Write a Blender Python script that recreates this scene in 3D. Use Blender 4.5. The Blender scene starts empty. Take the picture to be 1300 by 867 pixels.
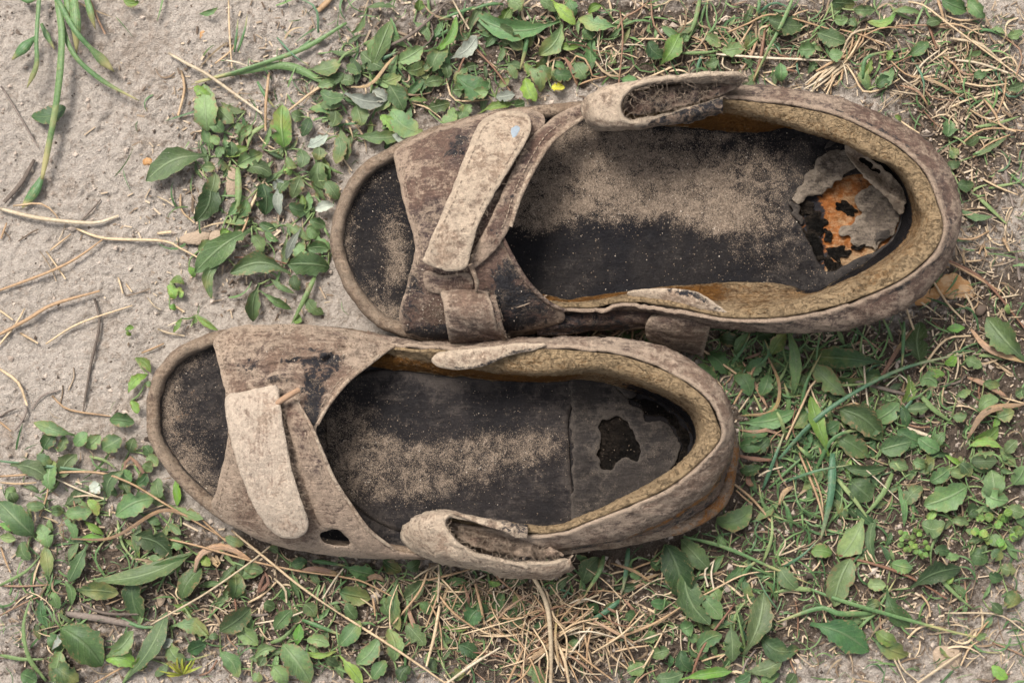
import bpy, math, random
import numpy as np
from mathutils import Vector
from mathutils.geometry import delaunay_2d_cdt

# ------------------------------------------------------------------ units
# The place is measured in small units of 0.35 mm ("u"); x runs along the
# sandals, y across them, and z is height above the soil.
S = 0.00035
H = 2200.0            # camera height in u
CX, CY = 650.0, 433.5
sc = bpy.context.scene
col = sc.collection

# ------------------------------------------------------------------ camera
cam = bpy.data.cameras.new('camera')
cam.sensor_width = 36.0
cam.lens = 18.0 * H / 650.0
cam.clip_start = 0.02
cam.clip_end = 200.0
cam.dof.use_dof = True
cam.dof.focus_distance = (H - 75) * S
cam.dof.aperture_fstop = 9.0
camo = bpy.data.objects.new('camera', cam)
camo.location = (0, 0, H * S)
col.objects.link(camo)
sc.camera = camo

# ------------------------------------------------------------------ light
SUN_EL, SUN_AZ = math.radians(56), math.radians(-32)   # azimuth from +Y, towards -X
world = bpy.data.worlds.new('World')
sc.world = world
world.use_nodes = True
wn = world.node_tree
wn.nodes.clear()
sky = wn.nodes.new('ShaderNodeTexSky')
sky.sky_type = 'NISHITA'
sky.sun_disc = False
sky.sun_elevation = SUN_EL
sky.sun_rotation = SUN_AZ
sky.air_density = 1.0
sky.dust_density = 4.0
hs = wn.nodes.new('ShaderNodeHueSaturation')
hs.inputs['Saturation'].default_value = 0.30
bg = wn.nodes.new('ShaderNodeBackground')
bg.inputs['Strength'].default_value = 0.075
wo = wn.nodes.new('ShaderNodeOutputWorld')
wn.links.new(sky.outputs[0], hs.inputs['Color'])
wn.links.new(hs.outputs[0], bg.inputs['Color'])
wn.links.new(bg.outputs[0], wo.inputs['Surface'])
sun = bpy.data.lights.new('sun', 'SUN')
sun.energy = 1.5
sun.angle = math.radians(18)
sun.color = (1.0, 0.95, 0.885)
suno = bpy.data.objects.new('sun', sun)
d = Vector((math.sin(SUN_AZ) * math.cos(SUN_EL), math.cos(SUN_AZ) * math.cos(SUN_EL), math.sin(SUN_EL)))
suno.rotation_euler = d.to_track_quat('Z', 'Y').to_euler()
suno.location = d * 3
col.objects.link(suno)
sc.view_settings.view_transform = 'Standard'
sc.view_settings.look = 'None'
sc.view_settings.exposure = 1.88
sc.view_settings.gamma = 1.0
sc.view_settings.use_curve_mapping = False
sc.cycles.max_bounces = 6
sc.cycles.use_denoising = True

# ------------------------------------------------------------------ helpers
rng = np.random.default_rng(7)
random.seed(7)


def W(p):
    """(x, y, height) read off the place's plan -> metres."""
    p = np.asarray(p, float)
    k = (H - p[..., 2]) / H
    return np.stack([(p[..., 0] - CX) * k * S, (CY - p[..., 1]) * k * S, p[..., 2] * S], -1)


def hash2(ix, iy, seed):
    h = (ix.astype(np.int64) * 374761393 + iy.astype(np.int64) * 668265263 + seed * 974634777) & 0xffffffff
    h = ((h ^ (h >> 13)) * 1274126177) & 0xffffffff
    h = ((h ^ (h >> 16)) * 2246822519) & 0xffffffff
    return (h ^ (h >> 15)) / 4294967296.0


def vnoise(x, y, seed=0):
    x = np.asarray(x, float); y = np.asarray(y, float)
    ix = np.floor(x); iy = np.floor(y)
    fx = x - ix; fy = y - iy
    fx = fx * fx * (3 - 2 * fx); fy = fy * fy * (3 - 2 * fy)
    a = hash2(ix, iy, seed); b = hash2(ix + 1, iy, seed)
    c = hash2(ix, iy + 1, seed); e = hash2(ix + 1, iy + 1, seed)
    return (a * (1 - fx) + b * fx) * (1 - fy) + (c * (1 - fx) + e * fx) * fy


def fbm(x, y, scale, octaves=4, seed=0, gain=0.5):
    x = np.asarray(x, float) / scale; y = np.asarray(y, float) / scale
    t = 0; a = 1.0; n = 0
    for o in range(octaves):
        t = t + a * (vnoise(x + 17.3 * o, y - 9.1 * o, seed + o) - 0.5)
        n += a; a *= gain; x = x * 2.03; y = y * 2.03
    return t / n * 2


def sstep(a, b, x):
    t = np.clip((np.asarray(x, float) - a) / (b - a), 0, 1)
    return t * t * (3 - 2 * t)


def spline(pts, n, closed=False):
    p = np.asarray(pts, float)
    if closed:
        q = np.vstack([p[-1], p, p[0], p[1]])
    else:
        q = np.vstack([2 * p[0] - p[1], p, 2 * p[-1] - p[-2]])
    out = []
    t = np.linspace(0, 1, 12, endpoint=False)[:, None]
    for i in range(1, len(q) - 2):
        a, b, c, e = q[i - 1], q[i], q[i + 1], q[i + 2]
        out.append(0.5 * ((2 * b) + (c - a) * t + (2 * a - 5 * b + 4 * c - e) * t ** 2 + (3 * b - a - 3 * c + e) * t ** 3))
    out = np.vstack(out + [q[-2][None]])
    dl = np.r_[0, np.cumsum(np.linalg.norm(np.diff(out, axis=0), axis=1))]
    s = np.linspace(0, dl[-1], n + (1 if closed else 0))
    r = np.stack([np.interp(s, dl, out[:, k]) for k in range(out.shape[1])], -1)
    return r[:-1] if closed else r


def inpoly(x, y, poly):
    x = np.asarray(x, float); y = np.asarray(y, float)
    r = np.zeros(x.shape, bool)
    n = len(poly)
    j = n - 1
    for i in range(n):
        xi, yi = poly[i][0], poly[i][1]; xj, yj = poly[j][0], poly[j][1]
        c = ((yi > y) != (yj > y)) & (x < (xj - xi) * (y - yi) / (yj - yi + 1e-12) + xi)
        r ^= c
        j = i
    return r


def polydist(x, y, poly, closed=True):
    x = np.asarray(x, float); y = np.asarray(y, float)
    poly = np.asarray(poly, float)
    dmin = np.full(x.shape, 1e9)
    m = len(poly)
    for i in range(m if closed else m - 1):
        a = poly[i, :2]; b = poly[(i + 1) % m, :2]
        ab = b - a
        L = ab @ ab + 1e-12
        t = np.clip(((x - a[0]) * ab[0] + (y - a[1]) * ab[1]) / L, 0, 1)
        dmin = np.minimum(dmin, (x - a[0] - t * ab[0]) ** 2 + (y - a[1] - t * ab[1]) ** 2)
    return np.sqrt(dmin)


def inset(poly, dist):
    p = np.asarray(poly, float)
    t = np.roll(p, -1, 0) - np.roll(p, 1, 0)
    t /= np.linalg.norm(t, axis=1)[:, None] + 1e-9
    nrm = np.stack([-t[:, 1], t[:, 0]], -1)
    area = 0.5 * np.sum(p[:, 0] * np.roll(p[:, 1], -1) - np.roll(p[:, 0], -1) * p[:, 1])
    if area < 0:
        nrm = -nrm
    return p + nrm * np.broadcast_to(np.asarray(dist, float), (len(p),))[:, None]


def blobs(x, y, lst):
    t = np.zeros(np.shape(x))
    for cx, cy, rx, ry, a in lst:
        t = t + a * np.exp(-(((x - cx) / rx) ** 2 + ((y - cy) / ry) ** 2))
    return t


def build(name, v, faces, mat, parent=None, attrs=None, smooth=True, world_space=False, corner_mats=None):
    """One mesh object from u-space vertices; faces is a list of index arrays (tris and/or quads)."""
    co = np.asarray(v, float) if world_space else W(v)
    if parent is not None:
        o0 = np.zeros(3)
        q = parent
        while q is not None:
            o0 += np.array(q.location); q = q.parent
        co = co - o0
        off = np.zeros(3)
    else:
        off = np.array([co[:, 0].mean(), co[:, 1].mean(), co[:, 2].min()])
        co = co - off
    me = bpy.data.meshes.new(name)
    fl = [np.asarray(f, np.int32) for f in faces if len(f)]
    loops = np.concatenate([f.ravel() for f in fl])
    tot = np.concatenate([np.full(len(f), f.shape[1], np.int32) for f in fl])
    start = np.r_[0, np.cumsum(tot)[:-1]].astype(np.int32)
    me.vertices.add(len(co)); me.loops.add(len(loops)); me.polygons.add(len(tot))
    me.vertices.foreach_set('co', co.astype(np.float32).ravel())
    me.loops.foreach_set('vertex_index', loops.astype(np.int32))
    me.polygons.foreach_set('loop_start', start)
    me.polygons.foreach_set('use_smooth', np.full(len(tot), smooth))
    me.update(calc_edges=True)
    for k, a in (attrs or {}).items():
        at = me.attributes.new(k, 'FLOAT', 'POINT')
        at.data.foreach_set('value', np.asarray(a, np.float32))
    me.validate()
    me.materials.append(mat)
    o = bpy.data.objects.new(name, me)
    o.location = off
    o.parent = parent
    col.objects.link(o)
    return o


def tag(o, label=None, cat=None, group=None, kind=None):
    if label: o['label'] = label
    if cat: o['category'] = cat
    if group: o['group'] = group
    if kind: o['kind'] = kind
    return o


def empty(name, x, y, z, label, cat, group=None):
    o = bpy.data.objects.new(name, None)
    o.location = tuple(W((x, y, z)))
    o.empty_display_size = 0.01
    col.objects.link(o)
    return tag(o, label, cat, group)


def grid_faces(nu, nv, closed_u=False):
    i = np.arange(nu if closed_u else nu - 1); j = np.arange(nv - 1)
    I, J = np.meshgrid(i, j, indexing='ij')
    I2 = (I + 1) % nu
    return np.stack([I * nv + J, I2 * nv + J, I2 * nv + J + 1, I * nv + J + 1], -1).reshape(-1, 4)


def shell(v, faces, thick, nrm=None):
    """Give an open surface thickness (u-space). faces: one index array."""
    v = np.asarray(v, float)
    f = np.asarray(faces)
    n = len(v)
    if nrm is None:
        nrm = np.tile([0, 0, 1.0], (n, 1))
    th = np.broadcast_to(np.asarray(thick, float), (n,))
    v2 = np.vstack([v, v - nrm * th[:, None]])
    e = {}
    k = f.shape[1]
    for a in range(k):
        for x, y in zip(f[:, a].tolist(), f[:, (a + 1) % k].tolist()):
            e[(x, y)] = e.get((x, y), 0) + 1
    b = [(x, y) for (x, y) in e if (y, x) not in e]
    side = np.array([[y, x, x + n, y + n] for x, y in b], np.int32)
    bott = f[:, ::-1] + n
    if k == 4:
        return v2, [np.vstack([f, bott, side])]
    return v2, [np.vstack([f, bott]), side]


def grid_normals(g, closed_u=False):
    du = (np.roll(g, -1, 0) - np.roll(g, 1, 0)) if closed_u else np.gradient(g, axis=0)
    dv = np.gradient(g, axis=1)
    n = np.cross(du, dv)
    return n / (np.linalg.norm(n, axis=-1, keepdims=True) + 1e-9)


def loft(name, lines, nu, nv, mat, parent, thick=5.0, flip=1, rough=1.0, seed=0, line_attrs=None, extra=None, closed_u=False, wob=0.0):
    L = np.stack([spline(l, nu, closed_u) for l in lines], 1)           # nu, m, 3
    m = L.shape[1]
    g = np.stack([spline(L[i], nv) for i in range(nu)], 0)
    nrm = grid_normals(g, closed_u) * flip
    uu, vv = np.meshgrid(np.linspace(0, 1, nu), np.linspace(0, 1, nv), indexing='ij')
    X, Y, Z = g[..., 0], g[..., 1], g[..., 2]
    dsp = rough * (-1.5 * np.exp(-(np.abs(fbm(X * .55 + Z, Y + Z * .6, 34, 3, seed + 21)) / .05) ** 2) + 1.6 * fbm(X + Z * .7, Y + Z * .7, 26, 3, seed) + 1.0 * fbm(X + Z, Y - Z, 8, 3, seed + 5))
    if wob:
        dsp = dsp + wob * fbm(uu * 900, vv * 60, 45, 3, seed + 9)
    g = g + nrm * dsp[..., None]
    at = {}
    for k, vals in (line_attrs or {}).items():
        at[k] = np.interp(vv, np.linspace(0, 1, m), vals).ravel()
    at['edge'] = np.clip(1 - np.minimum(vv, 1 - vv) * nv / 2.5, 0, 1).ravel() * 0.8
    if extra:
        for k, a in extra(X, Y, Z, uu, vv).items():
            at[k] = np.ravel(a)
    v, f = shell(g.reshape(-1, 3), grid_faces(nu, nv, closed_u), thick, nrm.reshape(-1, 3))
    at = {k: np.r_[a, a] for k, a in at.items()}
    return build(name, v, f, mat, parent, at)


def sheet(name, outline, zf, mat, parent, thick=5.0, holes=(), step=4.0, jag=0.7, seed=0, attrs=None, curve=True, droop=1.5, nout=None):
    """A piece of sheet material cut to an outline; zf(x, y) is its top surface."""
    o = np.asarray(outline, float)
    per = np.sum(np.linalg.norm(np.roll(o, -1, 0) - o, axis=1))
    rings = []
    for q, pl in enumerate([o] + [np.asarray(h, float) for h in holes]):
        per = np.sum(np.linalg.norm(np.roll(pl, -1, 0) - pl, axis=1))
        r = spline(pl, max(12, int(per / (step * 0.8))), True)
        r = inset(r, jag * 1.6 * fbm(r[:, 0], r[:, 1], 9, 3, seed + q))
        rings.append(r)
    o = rings[0]
    x0, y0 = o.min(0); x1, y1 = o.max(0)
    gx, gy = np.meshgrid(np.arange(x0, x1, step), np.arange(y0, y1, step * 0.87))
    gx = gx + (np.arange(gx.shape[0]) % 2)[:, None] * step / 2
    gx = (gx + rng.uniform(-.2, .2, gx.shape) * step).ravel(); gy = (gy + rng.uniform(-.2, .2, gy.shape) * step).ravel()
    ok = inpoly(gx, gy, o)
    for h in rings[1:]:
        ok &= ~inpoly(gx, gy, h)
    gx, gy = gx[ok], gy[ok]
    dd = np.min([polydist(gx, gy, r) for r in rings], 0)
    gx, gy = gx[dd > step * .45], gy[dd > step * .45]
    pts = [Vector((a, b)) for r in rings for a, b in r] + [Vector((a, b)) for a, b in zip(gx, gy)]
    edges = []
    b0 = 0
    for r in rings:
        n = len(r)
        edges += [(b0 + i, b0 + (i + 1) % n) for i in range(n)]
        b0 += n
    vc, _, fc, *_ = delaunay_2d_cdt(pts, edges, [], 0, 1e-4)
    xy = np.array([[p.x, p.y] for p in vc])
    f = np.array([t for t in fc if len(t) == 3])
    c = xy[f].mean(1)
    ok = inpoly(c[:, 0], c[:, 1], o)
    for h in rings[1:]:
        ok &= ~inpoly(c[:, 0], c[:, 1], h)
    f = f[ok]
    ab_ = xy[f[:, 1]] - xy[f[:, 0]]; ac_ = xy[f[:, 2]] - xy[f[:, 0]]; ar = ab_[:, 0] * ac_[:, 1] - ab_[:, 1] * ac_[:, 0]
    f[ar < 0] = f[ar < 0][:, ::-1]
    used = np.unique(f)
    remap = -np.ones(len(xy), int); remap[used] = np.arange(len(used))
    xy = xy[used]; f = remap[f]
    x, y = xy[:, 0], xy[:, 1]
    dist = np.min([polydist(x, y, r) for r in rings], 0)
    z = zf(x, y) - droop * np.exp(-dist / 2.5)
    v, fs = shell(np.stack([x, y, z], -1), f, thick)
    at = {'edge': np.exp(-dist / 4.0)}
    for k, fn in (attrs or {}).items():
        at[k] = fn(x, y)
    at = {k: np.r_[a, a] for k, a in at.items()}
    return build(name, v, fs, mat, parent, at)


def tube_geo(path, rad, n=None, sides=6, flat=1.0):
    p = np.asarray(path, float)
    n = n or max(6, int(np.sum(np.linalg.norm(np.diff(p, axis=0), axis=1)) / 9))
    c = spline(p, n)
    t = np.gradient(c, axis=0); t /= np.linalg.norm(t, axis=1)[:, None] + 1e-9
    up = np.tile([0, 0, 1.0], (n, 1))
    s = np.cross(t, up); ls = np.linalg.norm(s, axis=1)[:, None]
    s = np.where(ls > .05, s / (ls + 1e-9), [[1.0, 0, 0]])
    w = np.cross(s, t)
    rad = np.interp(np.linspace(0, 1, n), np.linspace(0, 1, len(np.atleast_1d(rad))), np.atleast_1d(rad))
    a = np.linspace(0, 2 * np.pi, sides, endpoint=False)
    v = c[:, None] + (s[:, None] * np.cos(a)[None, :, None] + w[:, None] * np.sin(a)[None, :, None] * flat) * rad[:, None, None]
    i, j = np.meshgrid(np.arange(n - 1), np.arange(sides), indexing='ij')
    f = np.stack([i * sides + j, (i + 1) * sides + j, (i + 1) * sides + (j + 1) % sides, i * sides + (j + 1) % sides], -1).reshape(-1, 4)
    v = v.reshape(-1, 3)
    c0 = len(v)
    v = np.vstack([v, c[0], c[-1]])
    jj = np.arange(sides)
    caps = np.vstack([np.stack([np.full(sides, c0), (jj + 1) % sides, jj], -1),
                      np.stack([np.full(sides, c0 + 1), (n - 1) * sides + jj, (n - 1) * sides + (jj + 1) % sides], -1)])
    lv = np.r_[np.repeat(np.linspace(0, 1, n), sides), 0, 1]
    return v, f, caps, lv


def tube(name, path, rad, mat, parent=None, sides=6, flat=1.0, n=None):
    v, f, c, lv = tube_geo(path, rad, n, sides, flat)
    return build(name, v, [f, c], mat, parent, {'lv': lv})


def fibers(name, lines, count, length, mat, parent, rad=0.35, up=0.3, seed=0):
    """Loose threads standing out of torn edges; nobody could count them."""
    r = np.random.default_rng(seed)
    V, F, C = [], [], []
    b = 0
    for l in lines:
        q = spline(l, 80)
        for _ in range(count):
            i = r.integers(0, 80)
            p = q[i] + r.normal(0, 1.2, 3)
            dr = r.normal(0, 1, 3); dr[2] = dr[2] * .4 + up
            dr /= np.linalg.norm(dr)
            d2 = r.normal(0, .6, 3)
            L = length * r.uniform(.4, 1.3)
            v, f, c, _ = tube_geo([p, p + dr * L * .5, p + (dr + d2) * L * .9], [rad, rad * .8, rad * .4], 5, 3)
            V.append(v); F.append(f + b); C.append(c + b); b += len(v)
    o = build(name, np.vstack(V), [np.vstack(F), np.vstack(C)], mat, parent)
    o['kind'] = 'stuff'
    return o


_ICO = None


def grains(name, pts, size, mat, parent, seed=0, flat=.75, kind='stuff', detail=8):
    """Many tiny angular grains as one mesh (stuff)."""
    r = np.random.default_rng(seed)
    n = len(pts)
    base = np.array([[1, 0, 0], [-1, 0, 0], [0, 1, 0], [0, -1, 0], [0, 0, 1], [0, 0, -1]], float)
    fb = np.array([[0, 2, 4], [2, 1, 4], [1, 3, 4], [3, 0, 4], [2, 0, 5], [1, 2, 5], [3, 1, 5], [0, 3, 5]])
    size = np.broadcast_to(size, (n,))
    q = base[None] * r.uniform(.6, 1.35, (n, 6, 1)) + r.normal(0, .18, (n, 6, 3))
    a = r.uniform(0, 2 * np.pi, n)
    ca, sa = np.cos(a)[:, None], np.sin(a)[:, None]
    q = np.stack([q[..., 0] * ca - q[..., 1] * sa, q[..., 0] * sa + q[..., 1] * ca, q[..., 2] * flat], -1)
    v = (np.asarray(pts)[:, None] + q * size[:, None, None]).reshape(-1, 3)
    f = (fb[None] + 6 * np.arange(n)[:, None, None]).reshape(-1, 3)
    tone = np.repeat(r.uniform(0, 1, n), 6)
    o = build(name, v, [f], mat, parent, {'tone': tone}, smooth=False)
    o['kind'] = kind
    return o


# ------------------------------------------------------------------ material nodes
class G:
    def __init__(self, name):
        self.m = bpy.data.materials.new(name)
        self.m.use_nodes = True
        self.t = self.m.node_tree
        self.t.nodes.clear()
        self.out = self.t.nodes.new('ShaderNodeOutputMaterial')
        tc = self.t.nodes.new('ShaderNodeTexCoord')
        self.co = self.vmul(tc.outputs['Object'], 1 / S)

    def N(self, typ, **kw):
        n = self.t.nodes.new(typ)
        for k, v in kw.items():
            setattr(n, k, v)
        return n

    def put(self, sock, v):
        if hasattr(v, 'is_output') or isinstance(v, bpy.types.NodeSocket):
            self.t.links.new(v, sock)
        else:
            if isinstance(v, tuple) and len(v) == 3 and sock.type == 'RGBA':
                v = v + (1,)
            sock.default_value = v

    def vmul(self, a, s):
        n = self.N('ShaderNodeVectorMath', operation='MULTIPLY')
        self.put(n.inputs[0], a)
        n.inputs[1].default_value = (s, s, s) if not isinstance(s, tuple) else s
        return n.outputs[0]

    def m2(self, op, a, b=0.0, c=None, clamp=False):
        n = self.N('ShaderNodeMath', operation=op, use_clamp=clamp)
        self.put(n.inputs[0], a); self.put(n.inputs[1], b)
        if c is not None: self.put(n.inputs[2], c)
        return n.outputs[0]

    def noise(self, scale, detail=4, rough=.55, co=None, out=0, dist=0.0):
        n = self.N('ShaderNodeTexNoise')
        self.put(n.inputs['Vector'], co or self.co)
        n.inputs['Scale'].default_value = scale
        n.inputs['Detail'].default_value = detail
        n.inputs['Roughness'].default_value = rough
        n.inputs['Distortion'].default_value = dist
        return n.outputs[out]

    def vor(self, scale, feature='F1', out='Distance', co=None):
        n = self.N('ShaderNodeTexVoronoi', feature=feature)
        self.put(n.inputs['Vector'], co or self.co)
        n.inputs['Scale'].default_value = scale
        return n.outputs[out]

    def attr(self, name):
        n = self.N('ShaderNodeAttribute', attribute_name=name)
        return n.outputs['Fac']

    def step(self, x, a, b):
        n = self.N('ShaderNodeMapRange', interpolation_type='SMOOTHSTEP')
        self.put(n.inputs[0], x)
        self.put(n.inputs[1], a); self.put(n.inputs[2], b)
        return n.outputs[0]

    def lin(self, x, a, b, c, d):
        n = self.N('ShaderNodeMapRange')
        self.put(n.inputs[0], x)
        for i, q in enumerate((a, b, c, d)): n.inputs[i + 1].default_value = q
        return n.outputs[0]

    def mix(self, f, a, b):
        n = self.N('ShaderNodeMix', data_type='RGBA')
        self.put(n.inputs[0], f); self.put(n.inputs[6], a); self.put(n.inputs[7], b)
        return n.outputs[2]

    def mulc(self, a, f):
        n = self.N('ShaderNodeVectorMath', operation='SCALE')
        if isinstance(a, tuple): a = a[:3]
        self.put(n.inputs[0], a); self.put(n.inputs['Scale'], f)
        return n.outputs[0]

    def rnd(self):
        return self.N('ShaderNodeObjectInfo').outputs['Random']

    def hsv(self, c, h=.5, s=1., v=1.):
        n = self.N('ShaderNodeHueSaturation')
        self.put(n.inputs['Hue'], h); self.put(n.inputs['Saturation'], s); self.put(n.inputs['Value'], v); self.put(n.inputs['Color'], c)
        return n.outputs[0]

    def done(self, colr, rough=.85, height=None, bump=.6, dist=1.0, spec=.3, trans=None):
        b = self.N('ShaderNodeBsdfPrincipled')
        self.put(b.inputs['Base Color'], colr)
        self.put(b.inputs['Roughness'], rough)
        self.put(b.inputs['Specular IOR Level'], spec)
        if height is not None:
            n = self.N('ShaderNodeBump')
            n.inputs['Strength'].default_value = bump
            n.inputs['Distance'].default_value = dist * S
            self.put(n.inputs['Height'], height)
            self.t.links.new(n.outputs[0], b.inputs['Normal'])
        o = b.outputs[0]
        if trans is not None:
            t = self.N('ShaderNodeBsdfTranslucent')
            self.put(t.inputs['Color'], trans[0])
            mx = self.N('ShaderNodeMixShader')
            mx.inputs[0].default_value = trans[1]
            self.t.links.new(o, mx.inputs[1]); self.t.links.new(t.outputs[0], mx.inputs[2])
            o = mx.outputs[0]
        self.t.links.new(o, self.out.inputs['Surface'])
        return self.m


SAND = (0.115, 0.085, 0.062)
SAND2 = (0.225, 0.175, 0.132)


def leather(name, base, base2, dust, dustamt=0.0, dark=(0.012, 0.011, 0.013), rust=(0.30, 0.115, 0.02), rough=.7, bump=.7, crackc=None, fibre=0.0, darkrough=.48, crackamt=.55, ns=.06, nd=.8, spec=.3, mott=1.0, run=(.12, 1.0, .5)):
    g = G(name)
    n1 = g.noise(0.016, 5, .6)
    n2 = g.lin(g.noise(ns, 8, .72, dist=nd), .22, .78, 0, 1)
    n3 = g.noise(0.42, 4, .6)
    n4 = g.noise(0.95, 2, .5)
    c = g.mix(g.step(n1, .4, .62), base, base2)
    n5 = g.lin(g.noise(.17, 6, .75), .25, .75, 0, 1)
    c = g.mulc(c, g.lin(n3, .25, .75, .7, 1.3))
    c = g.mulc(c, g.lin(n5, .1, .9, 1 - .32 * mott, 1 + .32 * mott))
    # torn and scuffed lines
    ln = g.m2('ABSOLUTE', g.m2('SUBTRACT', g.noise(0.05, 6, .7, dist=1.5), .5))
    crack = g.m2('SUBTRACT', 1.0, g.step(ln, 0.0, .022))
    ed = g.attr('edge')
    # fibres drawn out along the strap
    stk = g.lin(g.noise(.3, 5, .7, co=g.vmul(g.co, run)), .28, .72, 0, 1)
    c = g.mulc(c, g.lin(stk, 0, 1, 1 - .22 * mott, 1 + .22 * mott))
    rst = g.step(g.m2('ADD', g.attr('rust'), g.m2('ADD', g.m2('MULTIPLY', g.m2('SUBTRACT', n2, .5), .9), g.m2('MULTIPLY', g.m2('SUBTRACT', n3, .5), .5))), .42, .62)
    c = g.mix(rst, c, g.mix(n3, rust, tuple(x * .35 for x in rust)))
    dk = g.step(g.m2('ADD', g.attr('dark'), g.m2('ADD', g.m2('MULTIPLY', g.m2('SUBTRACT', n2, .5), 1.1), g.m2('MULTIPLY', g.m2('SUBTRACT', n3, .5), .4))), .42, .6)
    c = g.mix(dk, c, dark)
    d = g.m2('ADD', g.m2('ADD', g.m2('MULTIPLY', n1, .75), g.m2('MULTIPLY', n2, .65)), g.m2('ADD', g.m2('MULTIPLY', n3, .35), g.m2('MULTIPLY', ed, .36)))
    d = g.m2('SUBTRACT', g.m2('ADD', d, g.m2('ADD', g.attr('dust'), dustamt)), g.m2('ADD', g.m2('MULTIPLY', dk, .3), g.m2('ADD', g.m2('MULTIPLY', rst, .22), .26)))
    d = g.m2('ADD', d, g.m2('MULTIPLY', g.m2('SUBTRACT', stk, .5), .26))
    d = g.m2('ADD', d, g.m2('MULTIPLY', g.m2('SUBTRACT', n5, .5), .2))
    df = g.step(d, .5, .82)
    df = g.m2('MULTIPLY', df, g.lin(n4, .3, .65, .55, 1.0))
    c = g.mix(df, c, g.mulc(dust, g.lin(n5, .1, .9, .84, 1.14)))
    pit = g.m2('MULTIPLY', g.step(n5, .3, .12), g.step(g.noise(.03, 4), .4, .6))
    c = g.mix(g.m2('MULTIPLY', pit, .75), c, dark)
    c = g.mix(g.m2('MULTIPLY', g.m2('MULTIPLY', crack, crackamt), g.step(g.noise(.035, 3), .42, .62)), c, crackc or tuple(min(1, x * 1.15) for x in dust))
    sf = g.m2('ADD', g.attr('sand'), g.m2('ADD', g.m2('MULTIPLY', g.m2('SUBTRACT', n4, .5), 1.5), g.m2('MULTIPLY', g.m2('SUBTRACT', n2, .5), .8)))
    sf = g.step(sf, .36, .76)
    sc_ = g.mix(g.vor(0.55, out='Color'), SAND, SAND2)
    sc_ = g.mulc(sc_, g.lin(n3, .3, .7, .62, 1.25))
    c = g.mix(sf, c, sc_)
    ro = g.m2('ADD', g.m2('MULTIPLY', g.m2('MAXIMUM', sf, df), .25), g.m2('MULTIPLY_ADD', dk, darkrough - rough, rough), clamp=True)
    h = g.m2('ADD', g.m2('MULTIPLY', n2, 1.0), g.m2('ADD', g.m2('MULTIPLY', n5, 1.1), g.m2('MULTIPLY', n3, .9)))
    h = g.m2('ADD', h, g.m2('ADD', g.m2('MULTIPLY', n4, .5), g.m2('MULTIPLY', sf, g.m2('MULTIPLY', n4, 1.2))))
    h = g.m2('ADD', g.m2('SUBTRACT', h, g.m2('MULTIPLY', crack, .5)), g.m2('MULTIPLY', stk, .7 * mott))
    return g.done(c, ro, h, bump, 2.8, spec)


M = {}
M['leather'] = leather('worn_leather', (0.092, 0.054, 0.039), (0.046, 0.029, 0.026), (0.295, 0.220, 0.160), -0.07)
M['leather_pale'] = leather('weathered_pale_leather', (0.205, 0.142, 0.098), (0.125, 0.085, 0.062), (0.39, 0.31, 0.228), 0.03, run=(.35, .35, 1.0))
M['leather_b'] = leather('dusty_leather', (0.13, 0.083, 0.058), (0.072, 0.047, 0.038), (0.315, 0.24, 0.176), -0.035)
M['strap_b'] = leather('sun_bleached_leather', (0.27, 0.195, 0.14), (0.19, 0.132, 0.098), (0.41, 0.335, 0.26), 0.06, run=(1.0, .12, .5))
M['sole'] = leather('sole_rim', (0.15, 0.102, 0.068), (0.095, 0.063, 0.046), (0.30, 0.225, 0.158), -0.04, rough=.85)
M['insole'] = leather('black_insole', (0.0055, 0.0050, 0.0060), (0.0105, 0.0088, 0.0085), (0.036, 0.031, 0.028), -0.2, mott=.35, spec=.09, rough=.5, bump=.4, crackc=(0.028, 0.024, 0.022), darkrough=.38, crackamt=.4)
M['insole_b'] = leather('brown_black_insole', (0.0095, 0.0082, 0.0085), (0.015, 0.0125, 0.0122), (0.046, 0.038, 0.033), -0.12, spec=.09, rough=.5, bump=.4, crackc=(0.03, 0.026, 0.023), darkrough=.38, crackamt=.3, mott=.3)
M['cover'] = leather('grey_insole_cover', (0.027, 0.0225, 0.020), (0.017, 0.0145, 0.0135), (0.060, 0.050, 0.042), -0.09, spec=.15, rough=.75, bump=.5, crackc=(0.055, 0.045, 0.037), crackamt=.4)
M['plate'] = leather('peeled_insole', (0.115, 0.09, 0.071), (0.065, 0.051, 0.042), (0.23, 0.185, 0.14), 0.02, rough=.9, bump=.8, crackamt=.3)
M['lining'] = leather('suede_lining', (0.25, 0.145, 0.066), (0.155, 0.086, 0.043), (0.40, 0.29, 0.17), 0.01, rust=(0.26, 0.115, 0.028), rough=.95, bump=1.2, crackamt=0.0, ns=.2, nd=0.0, spec=.1, mott=1.3)
M['glue'] = leather('old_glue', (0.22, 0.070, 0.013), (0.20, 0.085, 0.026), (0.30, 0.21, 0.12), 0.0, rough=.45, bump=.6, crackc=(0.12, 0.045, 0.012))
M['crumb'] = leather('dark_foam', (0.009, 0.008, 0.007), (0.018, 0.014, 0.011), (0.04, 0.031, 0.024), -.2, spec=.05, rough=.95, bump=1.2, crackamt=.1)
g = G('thread'); M['thread'] = g.done(g.mix(g.noise(.05), (0.30, 0.23, 0.165), (0.09, 0.065, 0.05)), .9)
g = G('rusty_metal'); M['rusty'] = g.done(g.mix(g.noise(.2, 5), (0.16, 0.085, 0.045), (0.30, 0.20, 0.13)), .8, g.noise(.5), .8)
g = G('sand_grain')
tn = g.attr('tone')
M['grain'] = g.done(g.mix(g.step(tn, .88, 1.0), g.mix(tn, (0.08, 0.056, 0.04), (0.20, 0.152, 0.108)), (0.40, 0.345, 0.285)), .7)

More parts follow.
